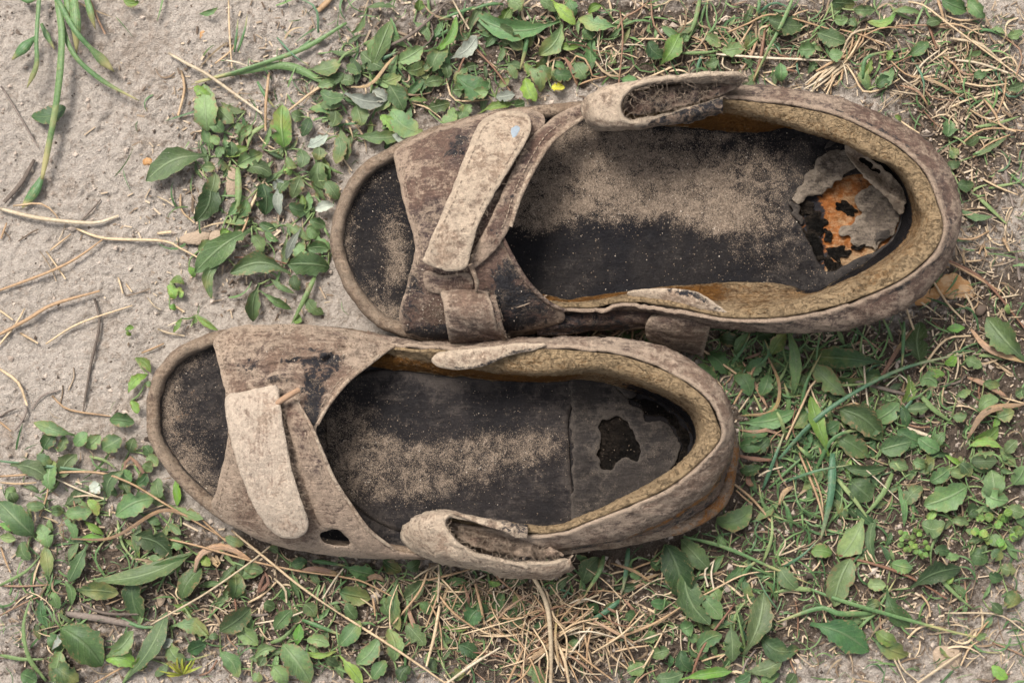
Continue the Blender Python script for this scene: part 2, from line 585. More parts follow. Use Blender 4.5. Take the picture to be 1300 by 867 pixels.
# ------------------------------------------------------------------ sandal outlines (plan)
SOLE_A = [(419, 310), (421, 280), (432, 245), (452, 215), (479, 193), (510, 178), (545, 163), (590, 148), (640, 138), (716, 130), (800, 123), (900, 119),
          (1000, 123), (1075, 139), (1130, 162), (1170, 195), (1190, 230), (1198, 270), (1192, 310), (1165, 348), (1110, 378), (1040, 398), (960, 408),
          (880, 412), (800, 415), (720, 420), (650, 428), (600, 434), (560, 436), (533, 433), (500, 425), (466, 405), (440, 372), (425, 340)]
SOLE_B = [(184, 530), (186, 500), (195, 473), (215, 448), (245, 430), (290, 417), (340, 413), (400, 414), (460, 420), (520, 433), (580, 440), (650, 438),
          (740, 436), (800, 443), (850, 457), (895, 487), (925, 530), (938, 570), (937, 600), (927, 635), (904, 660), (869, 678), (819, 690), (760, 700),
          (700, 706), (600, 712), (540, 711), (480, 709), (430, 706), (380, 697), (320, 680), (270, 655), (235, 625), (205, 590), (188, 560)]
SA = spline(SOLE_A, 420, True)
SB = spline(SOLE_B, 420, True)


def true_xy(poly, z):
    k = (H - z) / H
    return np.stack([(poly[:, 0] - CX) * k + CX, (poly[:, 1] - CY) * k + CY], -1)


FOOT_A, FOOT_B = true_xy(SA, 30), true_xy(SB, 30)       # footprints on the soil

# ------------------------------------------------------------------ ground
HUMUS_SHADE = [(300, 230, 110, 120, .55), (560, 60, 180, 80, .6), (820, 60, 120, 60, .75), (1050, 60, 160, 70, .5), (1240, 230, 90, 130, .55), (1080, 520, 220, 140, .9),  # humus patches, enlarged to paint the deep shade among the weeds too
         (1200, 760, 160, 160, .45), (900, 780, 160, 110, .85), (640, 800, 180, 90, .95), (380, 770, 150, 110, .7), (120, 720, 130, 120, .7), (60, 850, 80, 60, .5),
         (750, 430, 200, 30, .7), (330, 390, 80, 40, .25), (1200, 560, 140, 140, .5), (1050, 700, 130, 90, .45), (1280, 420, 80, 90, .5), (1180, 160, 120, 90, .35), (700, 30, 160, 60, .3), (340, 320, 60, 50, .3), (1000, 30, 200, 60, .35), (500, 150, 90, 50, .4), (1130, 640, 120, 80, .4), (800, 720, 160, 60, .4), (280, 720, 110, 60, .4), (1250, 90, 70, 80, .4)]


def ground_z(x, y, fine=True):
    z = 7.0 * fbm(x, y, 120, 4, 3) + 3.2 * fbm(x, y, 30, 4, 8)
    if fine:
        rid = np.abs(fbm(x, y, 16, 4, 21))
        z = z + 2.2 * fbm(x, y, 9, 3, 30) - 2.0 * np.exp(-(rid / .09) ** 2)
        hq = np.clip(blobs(x, y, HUMUS_SHADE), 0, 1)
        z = z + (1.0 + 3.8 * hq) * fbm(x, y, 5.5, 2, 44) + 3.0 * fbm(x, y, 55, 3, 61) - 3.5 * sstep(.25, .5, fbm(x, y, 22, 3, 52)) * sstep(.1, .5, fbm(x, y, 7, 2, 53))
    return z - 2.0


def axis(a, b, step, far):
    core = np.arange(a, b + .1, step)
    out = step * 1.045 ** np.arange(1, 260)
    out = np.cumsum(out)
    out = out[out < far]
    return np.r_[a - out[::-1], core, b + out]


gx = axis(-80, 1380, 2.1, 60000.0); gy = axis(-80, 947, 2.1, 60000.0)
X, Y = np.meshgrid(gx, gy, indexing='ij')
Z = ground_z(X, Y)
Z = np.where((X < -700) | (X > 2000) | (Y < -700) | (Y > 1560), ground_z(X, Y, False), Z)
for F_ in (FOOT_A, FOOT_B):
    bb = (X > F_[:, 0].min() - 40) & (X < F_[:, 0].max() + 40) & (Y > F_[:, 1].min() - 40) & (Y < F_[:, 1].max() + 40)
    q = F_[::4]
    inn = inpoly(X[bb], Y[bb], q)
    dd = polydist(X[bb], Y[bb], q)
    sd = np.where(inn, -dd, dd)
    zz = Z[bb]
    k = sstep(25, -8, sd)
    Z[bb] = zz * (1 - k) + np.minimum(zz * .3, 1.5) * k
hum = np.clip(blobs(X, Y, HUMUS_SHADE), 0, 1)
away = np.maximum(np.maximum(-X, X - 1300), np.maximum(-Y, Y - 867))
hum = np.maximum(hum, sstep(0, 700, away) * np.clip(.4 + .9 * fbm(X, Y, 420, 3, 70), 0, 1))

g = G('sandy_soil')
n1 = g.noise(.02, 5, .6); n2 = g.noise(.11, 5, .65); n3 = g.noise(.5, 4, .6); n4 = g.noise(1.1, 2)
hu = g.step(g.m2('ADD', g.attr('humus'), g.m2('ADD', g.m2('MULTIPLY', g.m2('SUBTRACT', n1, .5), 1.0), g.m2('MULTIPLY', g.m2('SUBTRACT', n2, .5), 1.1))), .25, .75)
c = g.mix(n2, (0.37, 0.315, 0.265), (0.46, 0.405, 0.35))
c = g.mix(g.m2('MULTIPLY', g.step(n2, .5, .72), .5), c, (0.21, 0.155, 0.112))
big = g.noise(.009, 4, .6)
c = g.mix(g.m2('MULTIPLY', g.step(g.m2('ADD', g.m2('MULTIPLY', big, .6), g.m2('MULTIPLY', n2, .4)), .5, .64), .6), c, (0.25, 0.195, 0.15))
c = g.mix(hu, c, g.mix(n3, (0.042, 0.031, 0.024), (0.15, 0.115, 0.088)))  # humus tone, darkened further as painted shade between the plants
sp = g.vor(.45, out='Color')
c = g.mulc(c, g.lin(n3, .25, .75, .74, 1.22))
c = g.mulc(c, g.lin(g.noise(.19, 6, .75), .3, .7, .74, 1.2))
spk = g.step(g.vor(.33), .22, .12)
c = g.mix(g.m2('MULTIPLY', spk, g.step(g.noise(.23, 2), .52, .62)), c, (0.42, 0.365, 0.305))
drk = g.step(g.vor(.21, co=g.vmul(g.co, (1.0, 1.3, 1.0))), .2, .08)
c = g.mix(g.m2('MULTIPLY', drk, g.step(g.noise(.09, 2), .5, .64)), c, (0.045, 0.032, 0.024))
h = g.m2('ADD', g.m2('MULTIPLY', n2, 1.2), g.m2('ADD', g.m2('MULTIPLY', n3, 1.1), g.m2('MULTIPLY', n4, .6)))
M['soil'] = g.done(c, .95, g.m2('ADD', h, g.noise(.19, 6, .75)), 1.0, 4.0, .1)
gp = np.stack([(X - CX) * S, (CY - Y) * S, Z * S], -1).reshape(-1, 3)
ground = build('ground', gp, [grid_faces(len(gx), len(gy))[:, ::-1]], M['soil'], None, {'humus': hum.ravel()}, world_space=True)
tag(ground, kind='structure', label='dry sandy soil with patches of dark crumbly humus and painted shade')


def gz(x, y):
    return float(ground_z(np.array([x]), np.array([y]), False)[0])


# ------------------------------------------------------------------ sandal pieces
def make_sole(root, outline, rough_seed, attrs=None):
    prof = [(10, 0), (3, 1), (0, 7), (1, 18), (3, 30), (1, 42), (0, 52), (2, 59), (6, 64), (12, 65), (16, 61), (18, 52), (19, 40)]
    n = len(outline)
    rings = []
    for off, z in prof:
        r = inset(outline, off + 2.4 * fbm(outline[:, 0], outline[:, 1] + z * .6, 20, 4, rough_seed))
        zz = np.full(n, float(z)) + (4.0 * fbm(outline[:, 0] + off * 2, outline[:, 1], 20, 4, rough_seed + 3) if z > 45 else 0)
        # the outline is read at the rim: bring the lower rings straight down under it
        k = (H - 60.0) / (H - zz)
        r = np.stack([(r[:, 0] - CX) * k + CX, (r[:, 1] - CY) * k + CY], -1)
        rings.append(np.c_[r, zz])
    g_ = np.stack(rings, 1)
    v = g_.reshape(-1, 3)
    m = len(prof)
    f = grid_faces(n, m, True)
    cz = np.array([[outline[:, 0].mean(), outline[:, 1].mean(), 0.3]])
    v = np.vstack([v, cz])
    i = np.arange(n)
    fan = np.stack([np.full(n, len(v) - 1), i * m, ((i + 1) % n) * m], -1)
    lv = np.r_[np.tile(np.linspace(0, 1, m), n), 0]
    at = {'dust': .12 * sstep(.4, .8, lv), 'dark': np.where(lv > .86, .6, 0) + .35 * sstep(.35, .1, lv)}
    at.update({k: fn(v[:, 0], v[:, 1]) for k, fn in (attrs or {}).items()})
    return build('sole', v, [f, fan], M['sole'], root, at)


def footbed_z(outline):
    o = outline[::3]

    def fz(x, y):
        dd = polydist(x, y, o)
        z = 44 + 12 * np.exp(-dd / 16) + 1.5 * fbm(x, y, 60, 3, 77)
        return z + .8 * fbm(x, y, 10, 3, 78)
    return fz


def arch(xs, yt, yb, xh, hh, p=.55, base=61, seed=0, amp=3.0):
    """Height of an upper stretched over the foot between its two edges."""
    def fz(x, y):
        t = np.interp(x, xs, yt); b = np.interp(x, xs, yb)
        v = np.clip((y - t) / (b - t), 0.0, 1.0)
        h = np.interp(x, xh, hh)
        z = base + h * np.sin(np.pi * np.clip(v, .004, .996)) ** p
        z = z - 2.2 * np.exp(-(np.abs(fbm(x, y * 1.3, 42, 3, seed + 31)) / .045) ** 2) * np.sin(np.pi * v) ** .5
        return z + amp * fbm(x, y, 48, 3, seed) * np.sin(np.pi * v) ** .3 + 1.4 * fbm(x, y, 10, 3, seed + 4)
    return fz


def with_z(pts, zs):
    p = np.asarray(pts, float)
    s = np.r_[0, np.cumsum(np.linalg.norm(np.diff(p, axis=0), axis=1))]
    s /= s[-1]
    return np.c_[p, np.interp(s, [q[0] for q in zs], [q[1] for q in zs])]


def shift(zs, dz, lo=None):
    return [(a, max(b + dz, lo) if lo else b + dz) for a, b in zs]


def grains_on(name, root, poly, fz, weight, n, seed, size=(.7, 1.5)):
    r = np.random.default_rng(seed)
    p = np.asarray(poly)
    x = r.uniform(p[:, 0].min(), p[:, 0].max(), n * 6); y = r.uniform(p[:, 1].min(), p[:, 1].max(), n * 6)
    ok = inpoly(x, y, p[::4]) & (r.uniform(0, 1, n * 6) < weight(x, y))
    x, y = x[ok][:n], y[ok][:n]
    s = r.uniform(size[0], size[1], len(x)) ** 1.0
    return grains(name, np.c_[x, y, fz(x, y) + s * .35], s, M['grain'], root, seed)


# ================================================================== sandal with the orange glue patch in its heel
A = empty('sandal', 800, 270, 0, 'worn-out brown leather sandal with torn heel insole showing an orange glue patch', 'sandal', 'pair of discarded sandals')
make_sole(A, SA, 5, {'sand': lambda x, y: .2 + .2 * (x < 560)})
fzA0 = footbed_z(SA)
HOLE_A = [(1004, 258), (1020, 246), (1050, 235), (1080, 222), (1112, 228), (1138, 252), (1143, 280), (1130, 305), (1110, 320), (1080, 332), (1062, 343), (1047, 345), (1038, 330), (1028, 310), (1014, 285)]


def fzA(x, y):
    return fzA0(x, y) + 3 * np.exp(-(((x - 965) / 40) ** 2 + ((y - 310) / 30) ** 2)) + 2.5 * sstep(962, 968, x + 6 * fbm(x, y, 25, 3, 3)) * sstep(345, 325, y) * sstep(280, 290, y)


SANDA = [(700, 225, 60, 55, .75), (770, 215, 80, 50, .75), (850, 245, 75, 45, .72), (900, 270, 60, 40, .5), (680, 285, 40, 30, .6), (940, 200, 70, 40, .3), (970, 310, 55, 35, .38),
         (1000, 230, 60, 40, .2), (660, 200, 30, 50, .4), (760, 168, 60, 10, .5), (870, 172, 60, 10, .35), (700, 200, 20, 30, .4)]
TOEA = [(470, 215, 30, 40, .35), (500, 300, 22, 45, .5), (440, 300, 16, 60, .5), (450, 380, 30, 25, .6), (490, 400, 40, 18, .6), (505, 345, 18, 30, .45)]


def sandA(x, y):
    s = blobs(x, y, SANDA)
    s = np.minimum(s, .62) * sstep(-16, 26, (287 - y) + 30 * fbm(x, y, 46, 4, 9) + 22 * sstep(720, 660, x) + 18 * sstep(830, 900, x))
    return s + blobs(x, y, [(970, 310, 55, 35, .25)]) + .06 * sstep(880, 960, x) + blobs(x, y, TOEA) * (x < 560) + .05


fb = sheet('footbed', inset(SA, 15)[::4], lambda x, y: fzA(x, y) + 3.5 * sandA(x, y) * (1 + fbm(x, y, 14, 3, 92)), M['insole'], A, 4, holes=[HOLE_A], step=3.8, jag=1.6, seed=2,
           attrs={'sand': sandA, 'dust': lambda x, y: .16 * sstep(930, 1010, x) + .1 * sstep(300, 200, y)})
gl = sheet('heel_glue', inset(spline(HOLE_A, 60, True), -7)[::2], lambda x, y: fzA(x, y) - 7 + 2.5 * fbm(x, y, 18, 3, 5), M['glue'], fb, 3, step=3.2, seed=6,
           attrs={'dark': lambda x, y: .5 * sstep(1062, 1030, x) + .2 + blobs(x, y, [(1035, 335, 18, 18, .4), (1090, 240, 20, 12, .2)]), 'dust': lambda x, y: .12 * sstep(300, 330, y)})
gl['label'] = 'glossy orange glue patch bared in the torn heel'
def ragged(cx, cy, rx, ry, seed, n=22, amp=.45, rot=0.0):
    a_ = np.linspace(0, 2 * np.pi, n, endpoint=False)
    q = 1 + amp * fbm(np.cos(a_) * 30 + seed * 37, np.sin(a_) * 30, 14, 3, seed)
    x_, y_ = rx * q * np.cos(a_), ry * q * np.sin(a_)
    return np.c_[cx + x_ * math.cos(rot) - y_ * math.sin(rot), cy + x_ * math.sin(rot) + y_ * math.cos(rot)]


def scrap(name, outline, lift, curl, mat, seed, jag=2.6, thick=3.2, step=2.4):
    o_ = np.asarray(outline, float)
    return sheet(name, o_, lambda x, y: fzA(x, y) + lift + curl * fbm(x, y, 26, 2, seed + 60) + .35 * curl * fbm(x, y, 8, 3, seed + 61), mat, fb, thick, step=step, jag=jag, seed=seed)


for k, (bx, by, rx, ry, ro) in enumerate([(1076, 266, 14, 9, .5), (1036, 284, 17, 12, 1.2), (1062, 322, 15, 11, -.4), (1030, 312, 12, 20, -.5), (1052, 337, 16, 9, .4), (1022, 262, 12, 10, .2), (1050, 300, 8, 5, 1.0), (1090, 312, 9, 4, -.3)]):
    scrap('foam_crumb', ragged(bx, by, rx, ry, k + 3, 20, .8, ro), -2.5, 5, M['crumb'], 40 + k, 2.0, 4, 2.0)
scrap('insole_scrap', [(1085, 250), (1096, 240), (1112, 234), (1124, 246), (1138, 262), (1142, 280), (1134, 296), (1120, 306), (1112, 318), (1098, 310), (1085, 312), (1078, 300), (1066, 298), (1064, 291), (1080, 283), (1088, 276), (1094, 270), (1084, 260)], 3, 7, M['plate'], 3, 3.2)
scrap('insole_scrap', ragged(1128, 244, 15, 8, 21, 22, .7, .7), 8, 9, M['plate'], 22, 2.6)
scrap('insole_scrap', ragged(1120, 300, 12, 7, 23, 22, .7, -.6), 6, 7, M['cover'], 24, 2.6)
scrap('insole_scrap', ragged(1012, 270, 11, 5, 25, 22, .7, 1.1), 4, 6, M['cover'], 26, 2.4)
tf = scrap('torn_flap', [(1005, 252), (1012, 244), (1015, 236), (1026, 222), (1036, 207), (1048, 196), (1058, 192), (1076, 194), (1080, 204), (1086, 214), (1072, 222), (1066, 230), (1050, 238), (1042, 246), (1026, 252), (1016, 260)], 9, 13, M['plate'], 8, 3.0)
sheet('torn_strip', [(1072, 178), (1084, 180), (1096, 188), (1108, 202), (1122, 213), (1136, 226), (1146, 238), (1152, 256), (1144, 273), (1136, 268), (1128, 254), (1118, 244), (1110, 236), (1098, 226), (1090, 216), (1082, 206), (1074, 196)],
      lambda x, y: fzA(x, y) + 26 + 8 * np.sin((x - 1072) * .10 - (y - 180) * .16) + 6 * fbm(x, y, 10, 3, 13), M['leather_pale'], fb, 4, step=2.4, jag=2.6, seed=9)
sheet('torn_strip', [(1090, 190), (1104, 200), (1120, 220), (1138, 242), (1142, 262), (1132, 256), (1116, 234), (1100, 214), (1090, 202)],
      lambda x, y: fzA(x, y) + 18 + 6 * fbm(x, y, 12, 3, 14), M['crumb'], fb, 4, step=2.4, jag=2.6, seed=10)
sheet('insole_edge', [(1046, 190), (1076, 176), (1100, 182), (1130, 204), (1146, 230), (1150, 262), (1143, 290), (1120, 318), (1134, 312), (1152, 288), (1158, 258), (1152, 226), (1134, 196), (1100, 174), (1066, 168)],
      lambda x, y: fzA(x, y) + 6, M['cover'], fb, 4, step=3.4, seed=19)

ZC_A = [(0, 104), (.16, 132), (.3, 160), (.5, 186), (.68, 165), (.82, 128), (.965, 94), (1, 68)]
LA0 = [(750, 150), (800, 153), (866, 158), (949, 165), (1006, 158), (1053, 172), (1090, 182), (1120, 200), (1142, 225), (1150, 262), (1143, 295), (1118, 325), (1080, 350), (1033, 374), (999, 366), (949, 361), (866, 366), (800, 373), (740, 382), (716, 384), (685, 378)]
LA1 = [(750, 146), (800, 146), (866, 143), (916, 134), (976, 147), (1026, 163), (1066, 175), (1109, 197), (1143, 213), (1166, 247), (1177, 280), (1169, 304), (1149, 326), (1116, 346), (1066, 367), (1016, 386), (966, 397), (925, 396), (890, 388), (850, 379), (800, 378), (750, 387), (716, 388), (684, 383)]
LA2 = [(748, 138), (800, 126), (866, 125), (933, 127), (1013, 137), (1066, 150), (1109, 170), (1143, 190), (1173, 220), (1191, 260), (1197, 289), (1186, 319), (1149, 352), (1099, 376), (1049, 392), (999, 402), (949, 405), (910, 402), (866, 392), (800, 384), (750, 391), (716, 391), (683, 388)]
LA3 = [(746, 131), (800, 116), (866, 110), (933, 115), (993, 117), (1053, 127), (1099, 143), (1149, 167), (1183, 193), (1206, 227), (1216, 267), (1214, 289), (1206, 316), (1186, 352), (1149, 386), (1099, 406), (1049, 416), (999, 418), (949, 416), (916, 410), (866, 399), (800, 391), (750, 395), (716, 394), (682, 394)]
LA4 = [(740, 129), (800, 124), (900, 120), (1000, 124), (1075, 140), (1130, 163), (1170, 196), (1190, 231), (1197, 270), (1191, 309), (1164, 347), (1110, 377), (1040, 397), (960, 407), (880, 411), (800, 414), (716, 419), (682, 423)]
lin_attr = lambda X, Y, Z, u, v: {'rust': (.75 * sstep(.42, .2, u) + .75 * sstep(.70, .8, u) + .05) * sstep(.85, .45, v), 'dark': sstep(.34, .46, u) * sstep(.72, .62, u) * sstep(.42, .22, v) * .95,
                                  'dust': .18 * sstep(.5, .9, v)}
loft('collar_lining', [with_z(LA0, [(0, 50), (1, 50)]), with_z([((a[0] + b[0]) / 2, (a[1] + b[1]) / 2) for a, b in zip(spline(LA0, 24), spline(LA1, 24))], [(0, 72), (.5, 100), (1, 66)]),
                        with_z(LA1, shift(ZC_A, -14)), with_z(LA2, ZC_A)], 190, 26, M['lining'], A, 4, 1, 1.0, 3, extra=lin_attr)
loft('heel_collar', [with_z(LA2, shift(ZC_A, -1)), with_z(LA3, shift(ZC_A, -30)), with_z([((a[0] + b[0]) / 2, (a[1] + b[1]) / 2) for a, b in zip(spline(LA3, 24), spline(LA4, 24))], [(0, 75), (.5, 100), (1, 72)]),
                      with_z(LA4, [(0, 56), (1, 56)])], 190, 30, M['leather'], A, 5, 1, 1.5, 11,
     extra=lambda X, Y, Z, u, v: {'dark': .5 * np.exp(-((v - .06) / .05) ** 2) * sstep(.1, .3, u) + .5 * sstep(.84, .92, u) * sstep(.25, .5, v), 'dust': .14 * np.exp(-((v - .25) / .16) ** 2) * (1 - .4 * sstep(.55, .7, u)),  # dark seam at the crest; lower side wall darkened as painted shade
                                  'sand': .12 * np.exp(-((v - .3) / .2) ** 2)}, wob=1.2)

XA = [480, 510, 545, 590, 640, 690, 740]
YTA = [210, 186, 169, 154, 143, 137, 133]
YBA = [410, 424, 432, 433, 428, 420, 416]
vzA = arch(XA, YTA, YBA, [490, 540, 620, 700, 760], [52, 74, 100, 84, 60], .5, 60, 41)
vampA = [(500, 201), (506, 228), (513, 258), (522, 290), (527, 314), (523, 336), (517, 360), (509, 388), (508, 410), (522, 427), (560, 432), (605, 430), (650, 424), (690, 416), (716, 408), (714, 394), (698, 386), (680, 371),
         (662, 349), (645, 318), (634, 296), (640, 270), (655, 235), (672, 200), (688, 172), (690, 148), (670, 139), (640, 140), (595, 151), (548, 167), (516, 181), (503, 190)]
tp = sheet('toe_strap', vampA, vzA, M['leather'], A, 6, step=3.6, jag=.8, seed=21,
           attrs={'dark': lambda x, y: blobs(x, y, [(575, 195, 22, 22, .45), (585, 180, 14, 20, .4), (520, 380, 18, 40, .5), (550, 300, 10, 25, .2), (660, 385, 55, 30, .75), (600, 418, 70, 14, .6), (545, 425, 40, 10, .5), (640, 345, 20, 30, .55), (560, 360, 40, 20, .35)]),  # dark patches; those along the lower side paint its shaded face
                  'sand': lambda x, y: blobs(x, y, [(520, 300, 10, 60, .38), (560, 270, 25, 40, .2), (540, 395, 22, 20, .3), (515, 345, 10, 20, .4), (560, 400, 16, 16, .35)]),
                  'dust': lambda x, y: blobs(x, y, [(515, 210, 18, 30, .15), (545, 225, 25, 35, .08)])})
ist = sheet('instep_strap', [(716, 141), (743, 132), (746, 146), (734, 153), (702, 177), (681, 207), (661, 247), (647, 289), (628, 318), (608, 337), (596, 341), (600, 320), (622, 280), (646, 226), (670, 180), (693, 157)],
            lambda x, y: np.maximum(vzA(x, y), 92) + 8 + 2 * fbm(x, y, 14, 3, 6), M['leather'], A, 5, step=3.2, jag=.7, seed=22,
            attrs={'dark': lambda x, y: blobs(x, y, [(650, 245, 22, 40, .3), (625, 290, 18, 30, .35)]), 'dust': lambda x, y: blobs(x, y, [(610, 318, 16, 16, .3), (715, 152, 22, 14, .06)])})
edgeA = [(745, 147), (734, 154), (702, 178), (681, 208), (661, 248), (648, 288)]
tube('edge_binding', [(x, y, max(float(vzA(np.array([x * 1.]), np.array([y * 1.]))[0]), 92) + 8) for x, y in edgeA], [2.6, 3.2, 3.4, 3.2, 2.6], M['leather_pale'], ist, 8, .8, 60)
edge2 = [(634, 294), (645, 318), (662, 349), (680, 371), (698, 386), (716, 394)]
tube('edge_binding', [(x + 1, y, float(vzA(np.array([x - 3.]), np.array([y * 1. + 2]))[0]) + 1.5) for x, y in edge2], [2.2, 3, 3, 2.4], M['leather'], tp, 8, .8, 60)

fsA = [(538, 326), (553, 290), (575, 238), (597, 181), (610, 155), (634, 142), (663, 142), (674, 154), (671, 174), (646, 217), (620, 260), (606, 290), (598, 318), (592, 340), (568, 344), (541, 334)]
zfsA = lambda x, y: vzA(x, y) * .35 + .65 * np.interp(y, [140, 180, 240, 300, 345], [112, 146, 164, 168, 160]) + 14 + 1.5 * fbm(x, y, 22, 3, 16)
fs = sheet('fastening_strap', fsA, zfsA, M['leather_pale'], A, 9, step=3.2, jag=.7, seed=23,
           attrs={'dark': lambda x, y: blobs(x, y, [(572, 300, 18, 24, .12)]), 'dust': lambda x, y: blobs(x, y, [(630, 165, 30, 25, .1), (590, 230, 20, 50, .08)]),
                  'sand': lambda x, y: .1 + .15 * np.exp(-polydist(x, y, fsA) / 5)})
fs['label'] = 'pale weathered strap lying across the toe'
sheet('paint_fleck', [(649, 163), (656, 159), (661, 164), (657, 172), (651, 176), (648, 170)], lambda x, y: zfsA(x, y) + 1.2, (lambda q: q.done(q.mix(q.noise(.3), (.22, .27, .31), (.13, .14, .15)), .6))(G('blue_grey_fleck')), fs, 1.5, step=2, seed=3)
sheet('strap_tab', [(541, 344), (566, 350), (592, 346), (600, 356), (596, 372), (570, 374), (545, 370), (538, 356)], lambda x, y: vzA(x, y) + 5, M['leather'], A, 5, step=3, seed=24,
      attrs={'dark': lambda x, y: .35 * sstep(352, 345, y), 'sand': lambda x, y: .25 + 0 * x})
tube('strap_cord', [(597, 336, 176), (602, 348, 172), (606, 362, 160), (603, 374, 146)], [3.5, 3, 3, 2], M['leather_pale'], A, 7, .8)


def strap_loop(root, ux, w, dx, dy, z0, seed):
    """A strap end folded back on itself: a broad ribbon arching over."""
    x0, y0 = ux
    prof = [(0, 6, -26), (-2, -2, -4), (5, -2, 8), (18, 1, 12), (34, 3, 6), (50, 6, -12), (64, 9, -42), (70, 10, -66)]       # (down, side, up)
    la = [(x0 + s * 1.0 - 2, y0 + d_, z0 + u_) for d_, s, u_ in prof]
    lb = [(x0 + w * .5 + s * 1.2, y0 + d_ - 1, z0 + u_ + 5) for d_, s, u_ in prof]
    lc = [(x0 + w + s * 1.5, y0 + d_ + 1, z0 + u_ + 1) for d_, s, u_ in prof]
    o = loft('strap_loop', [la, lb, lc], 46, 24, M['leather_b'], root, 5.5, -1, 1.4, seed, extra=lambda X, Y, Z, u, v: {'dust': .06 - .2 * u ** 2, 'dark': .3 * sstep(.8, 1, u)})
    l2 = [[(p[0] + 9, p[1] + 4, p[2] - 10) for p in l] for l in (la, lb, lc)]
    loft('strap_loop_layer', l2, 40, 12, M['leather'], o, 5, -1, 1.6, seed + 1, extra=lambda X, Y, Z, u, v: {'dark': .35 + 0 * u})
    fibers('frayed_threads', [lc, l2[2]], 40, 5, M['thread'], o, .3, .2, seed)
    return o


strap_loop(A, (564, 371), 60, 0, 0, 142, 61)
lp = loft('strap_loop', [[(832, 396, 92), (824, 404, 98), (819, 416, 84), (822, 430, 56), (832, 440, 24)], [(862, 397, 98), (856, 405, 108), (852, 418, 96), (854, 434, 66), (860, 446, 28)],
                    [(900, 405, 92), (902, 411, 98), (900, 422, 84), (896, 438, 56), (892, 452, 22)]], 34, 26, M['leather_b'], A, 6, -1, 1.3, 71, extra=lambda X, Y, Z, u, v: {'dark': .3 * sstep(.6, 1, u)})
sheet('collar_tongue', [(797, 371), (820, 367), (850, 366), (882, 370), (904, 382), (925, 398), (941, 405), (922, 410), (900, 408), (866, 398), (830, 388), (803, 378)],
      lambda x, y: np.interp(x, [797, 850, 900, 945], [112, 122, 136, 140]) - 16 * sstep(375, 404, y - .25 * (x - 866)) + 4 + fbm(x, y, 14, 3, 4), M['leather_pale'], A, 4, step=3, seed=25,
      attrs={'dark': lambda x, y: .6 * np.exp(-(polydist(x, y, [(850, 368), (884, 373), (906, 386), (930, 401)], False) / 9) ** 2), 'dust': lambda x, y: .1 * sstep(850, 800, x)})

# folded ankle strap of A
p1 = [(946, 103, 138), (930, 114, 120), (890, 114, 112), (830, 113, 108), (775, 117, 104), (748, 127, 100), (743, 141, 100), (752, 155, 104), (780, 160, 112), (812, 157, 116), (860, 150, 118), (915, 138, 120)]
p2 = [(950, 97, 158), (930, 96, 176), (900, 97, 178), (850, 103, 172), (812, 112, 166), (796, 122, 164), (790, 134, 162), (793, 146, 160), (803, 151, 158), (826, 147, 156), (870, 137, 152), (918, 124, 148)]
pm = [(a[0] * .42 + b[0] * .58 - (14 if 4 <= i <= 8 else 0), (a[1] + b[1]) / 2 - (2 if i < 6 else -3), (a[2] + b[2]) / 2 + 14) for i, (a, b) in enumerate(zip(p1, p2))]
an = loft('ankle_strap', [p1, pm, p2], 110, 20, M['leather_pale'], A, 6, 1, 1.8, 81,
          extra=lambda X, Y, Z, u, v: {'dust': .1 * np.exp(-((u - .45) / .2) ** 2), 'dark': .55 * sstep(.62, .8, u) + .15 * sstep(.25, .1, u), 'sand': .12 + 0 * u})
fibers('frayed_threads', [p2[5:], p2[:6], p1[:3], [(940, 106, 150), (880, 112, 150), (820, 124, 160)], [(800, 130, 158), (840, 130, 160), (900, 116, 162)]], 110, 9, M['thread'], an, .32, .1, 5)
# fibrous tear at the strap's end and by the fastening
fibers('frayed_threads', [[(x, y, float(zfsA(np.array([x * 1.]), np.array([y * 1.]))[0]) - 4) for x, y in ((672, 168), (646, 217), (620, 260), (606, 290), (594, 338), (568, 344), (541, 335))]], 150, 4.5, M['thread'], fs, .28, .1, 6)
tube('loose_thread', [(640, 394, 112), (664, 388, 118), (690, 377, 112), (694, 375, 104)], [.9, 1, .8], M['thread'], tp, 5)
tube('loose_thread', [(683, 424, 40), (690, 413, 46), (704, 410, 48), (712, 415, 44), (706, 421, 42), (690, 424, 40)], [.9, .9, .8], M['thread'], tp, 5)
grains_on('sand_grains', A, inset(SA, 17), lambda x, y: fzA(x, y) + 3.5 * sandA(x, y) * (1 + fbm(x, y, 14, 3, 92)), lambda x, y: np.clip(sandA(x, y) * .9 + .03, 0, 1) * ~inpoly(x, y, HOLE_A), 5200, 3, (.4, .95))

# ================================================================== sandal with the round worn hole in its heel cover
B = empty('sandal', 560, 560, 0, 'dusty brown leather sandal with a ragged dark hole worn in its black heel pad', 'sandal', 'pair of discarded sandals')
make_sole(B, SB, 15, {'sand': lambda x, y: .22 + .15 * (x < 300), 'rust': lambda x, y: .5 * ((x > 850) & (y > 560))})
fzB0 = footbed_z(SB)
HOLE_B = [(761, 541), (774, 531), (792, 531), (806, 549), (813, 573), (810, 586), (794, 582), (782, 586), (774, 596), (763, 592), (759, 576), (765, 561)]
SANDB = [(440, 540, 45, 45, .55), (470, 590, 60, 35, .62), (560, 590, 90, 32, .6), (640, 570, 70, 26, .5), (510, 620, 70, 22, .35), (690, 560, 40, 25, .3), (430, 600, 25, 50, .4)]
TOEB = [(212, 505, 20, 60, .5), (240, 455, 34, 18, .45), (235, 590, 40, 30, .5), (250, 530, 36, 50, .22), (265, 625, 20, 20, .45)]
sandB = lambda x, y: np.minimum(blobs(x, y, SANDB) * .85, .5) + blobs(x, y, TOEB) + .04
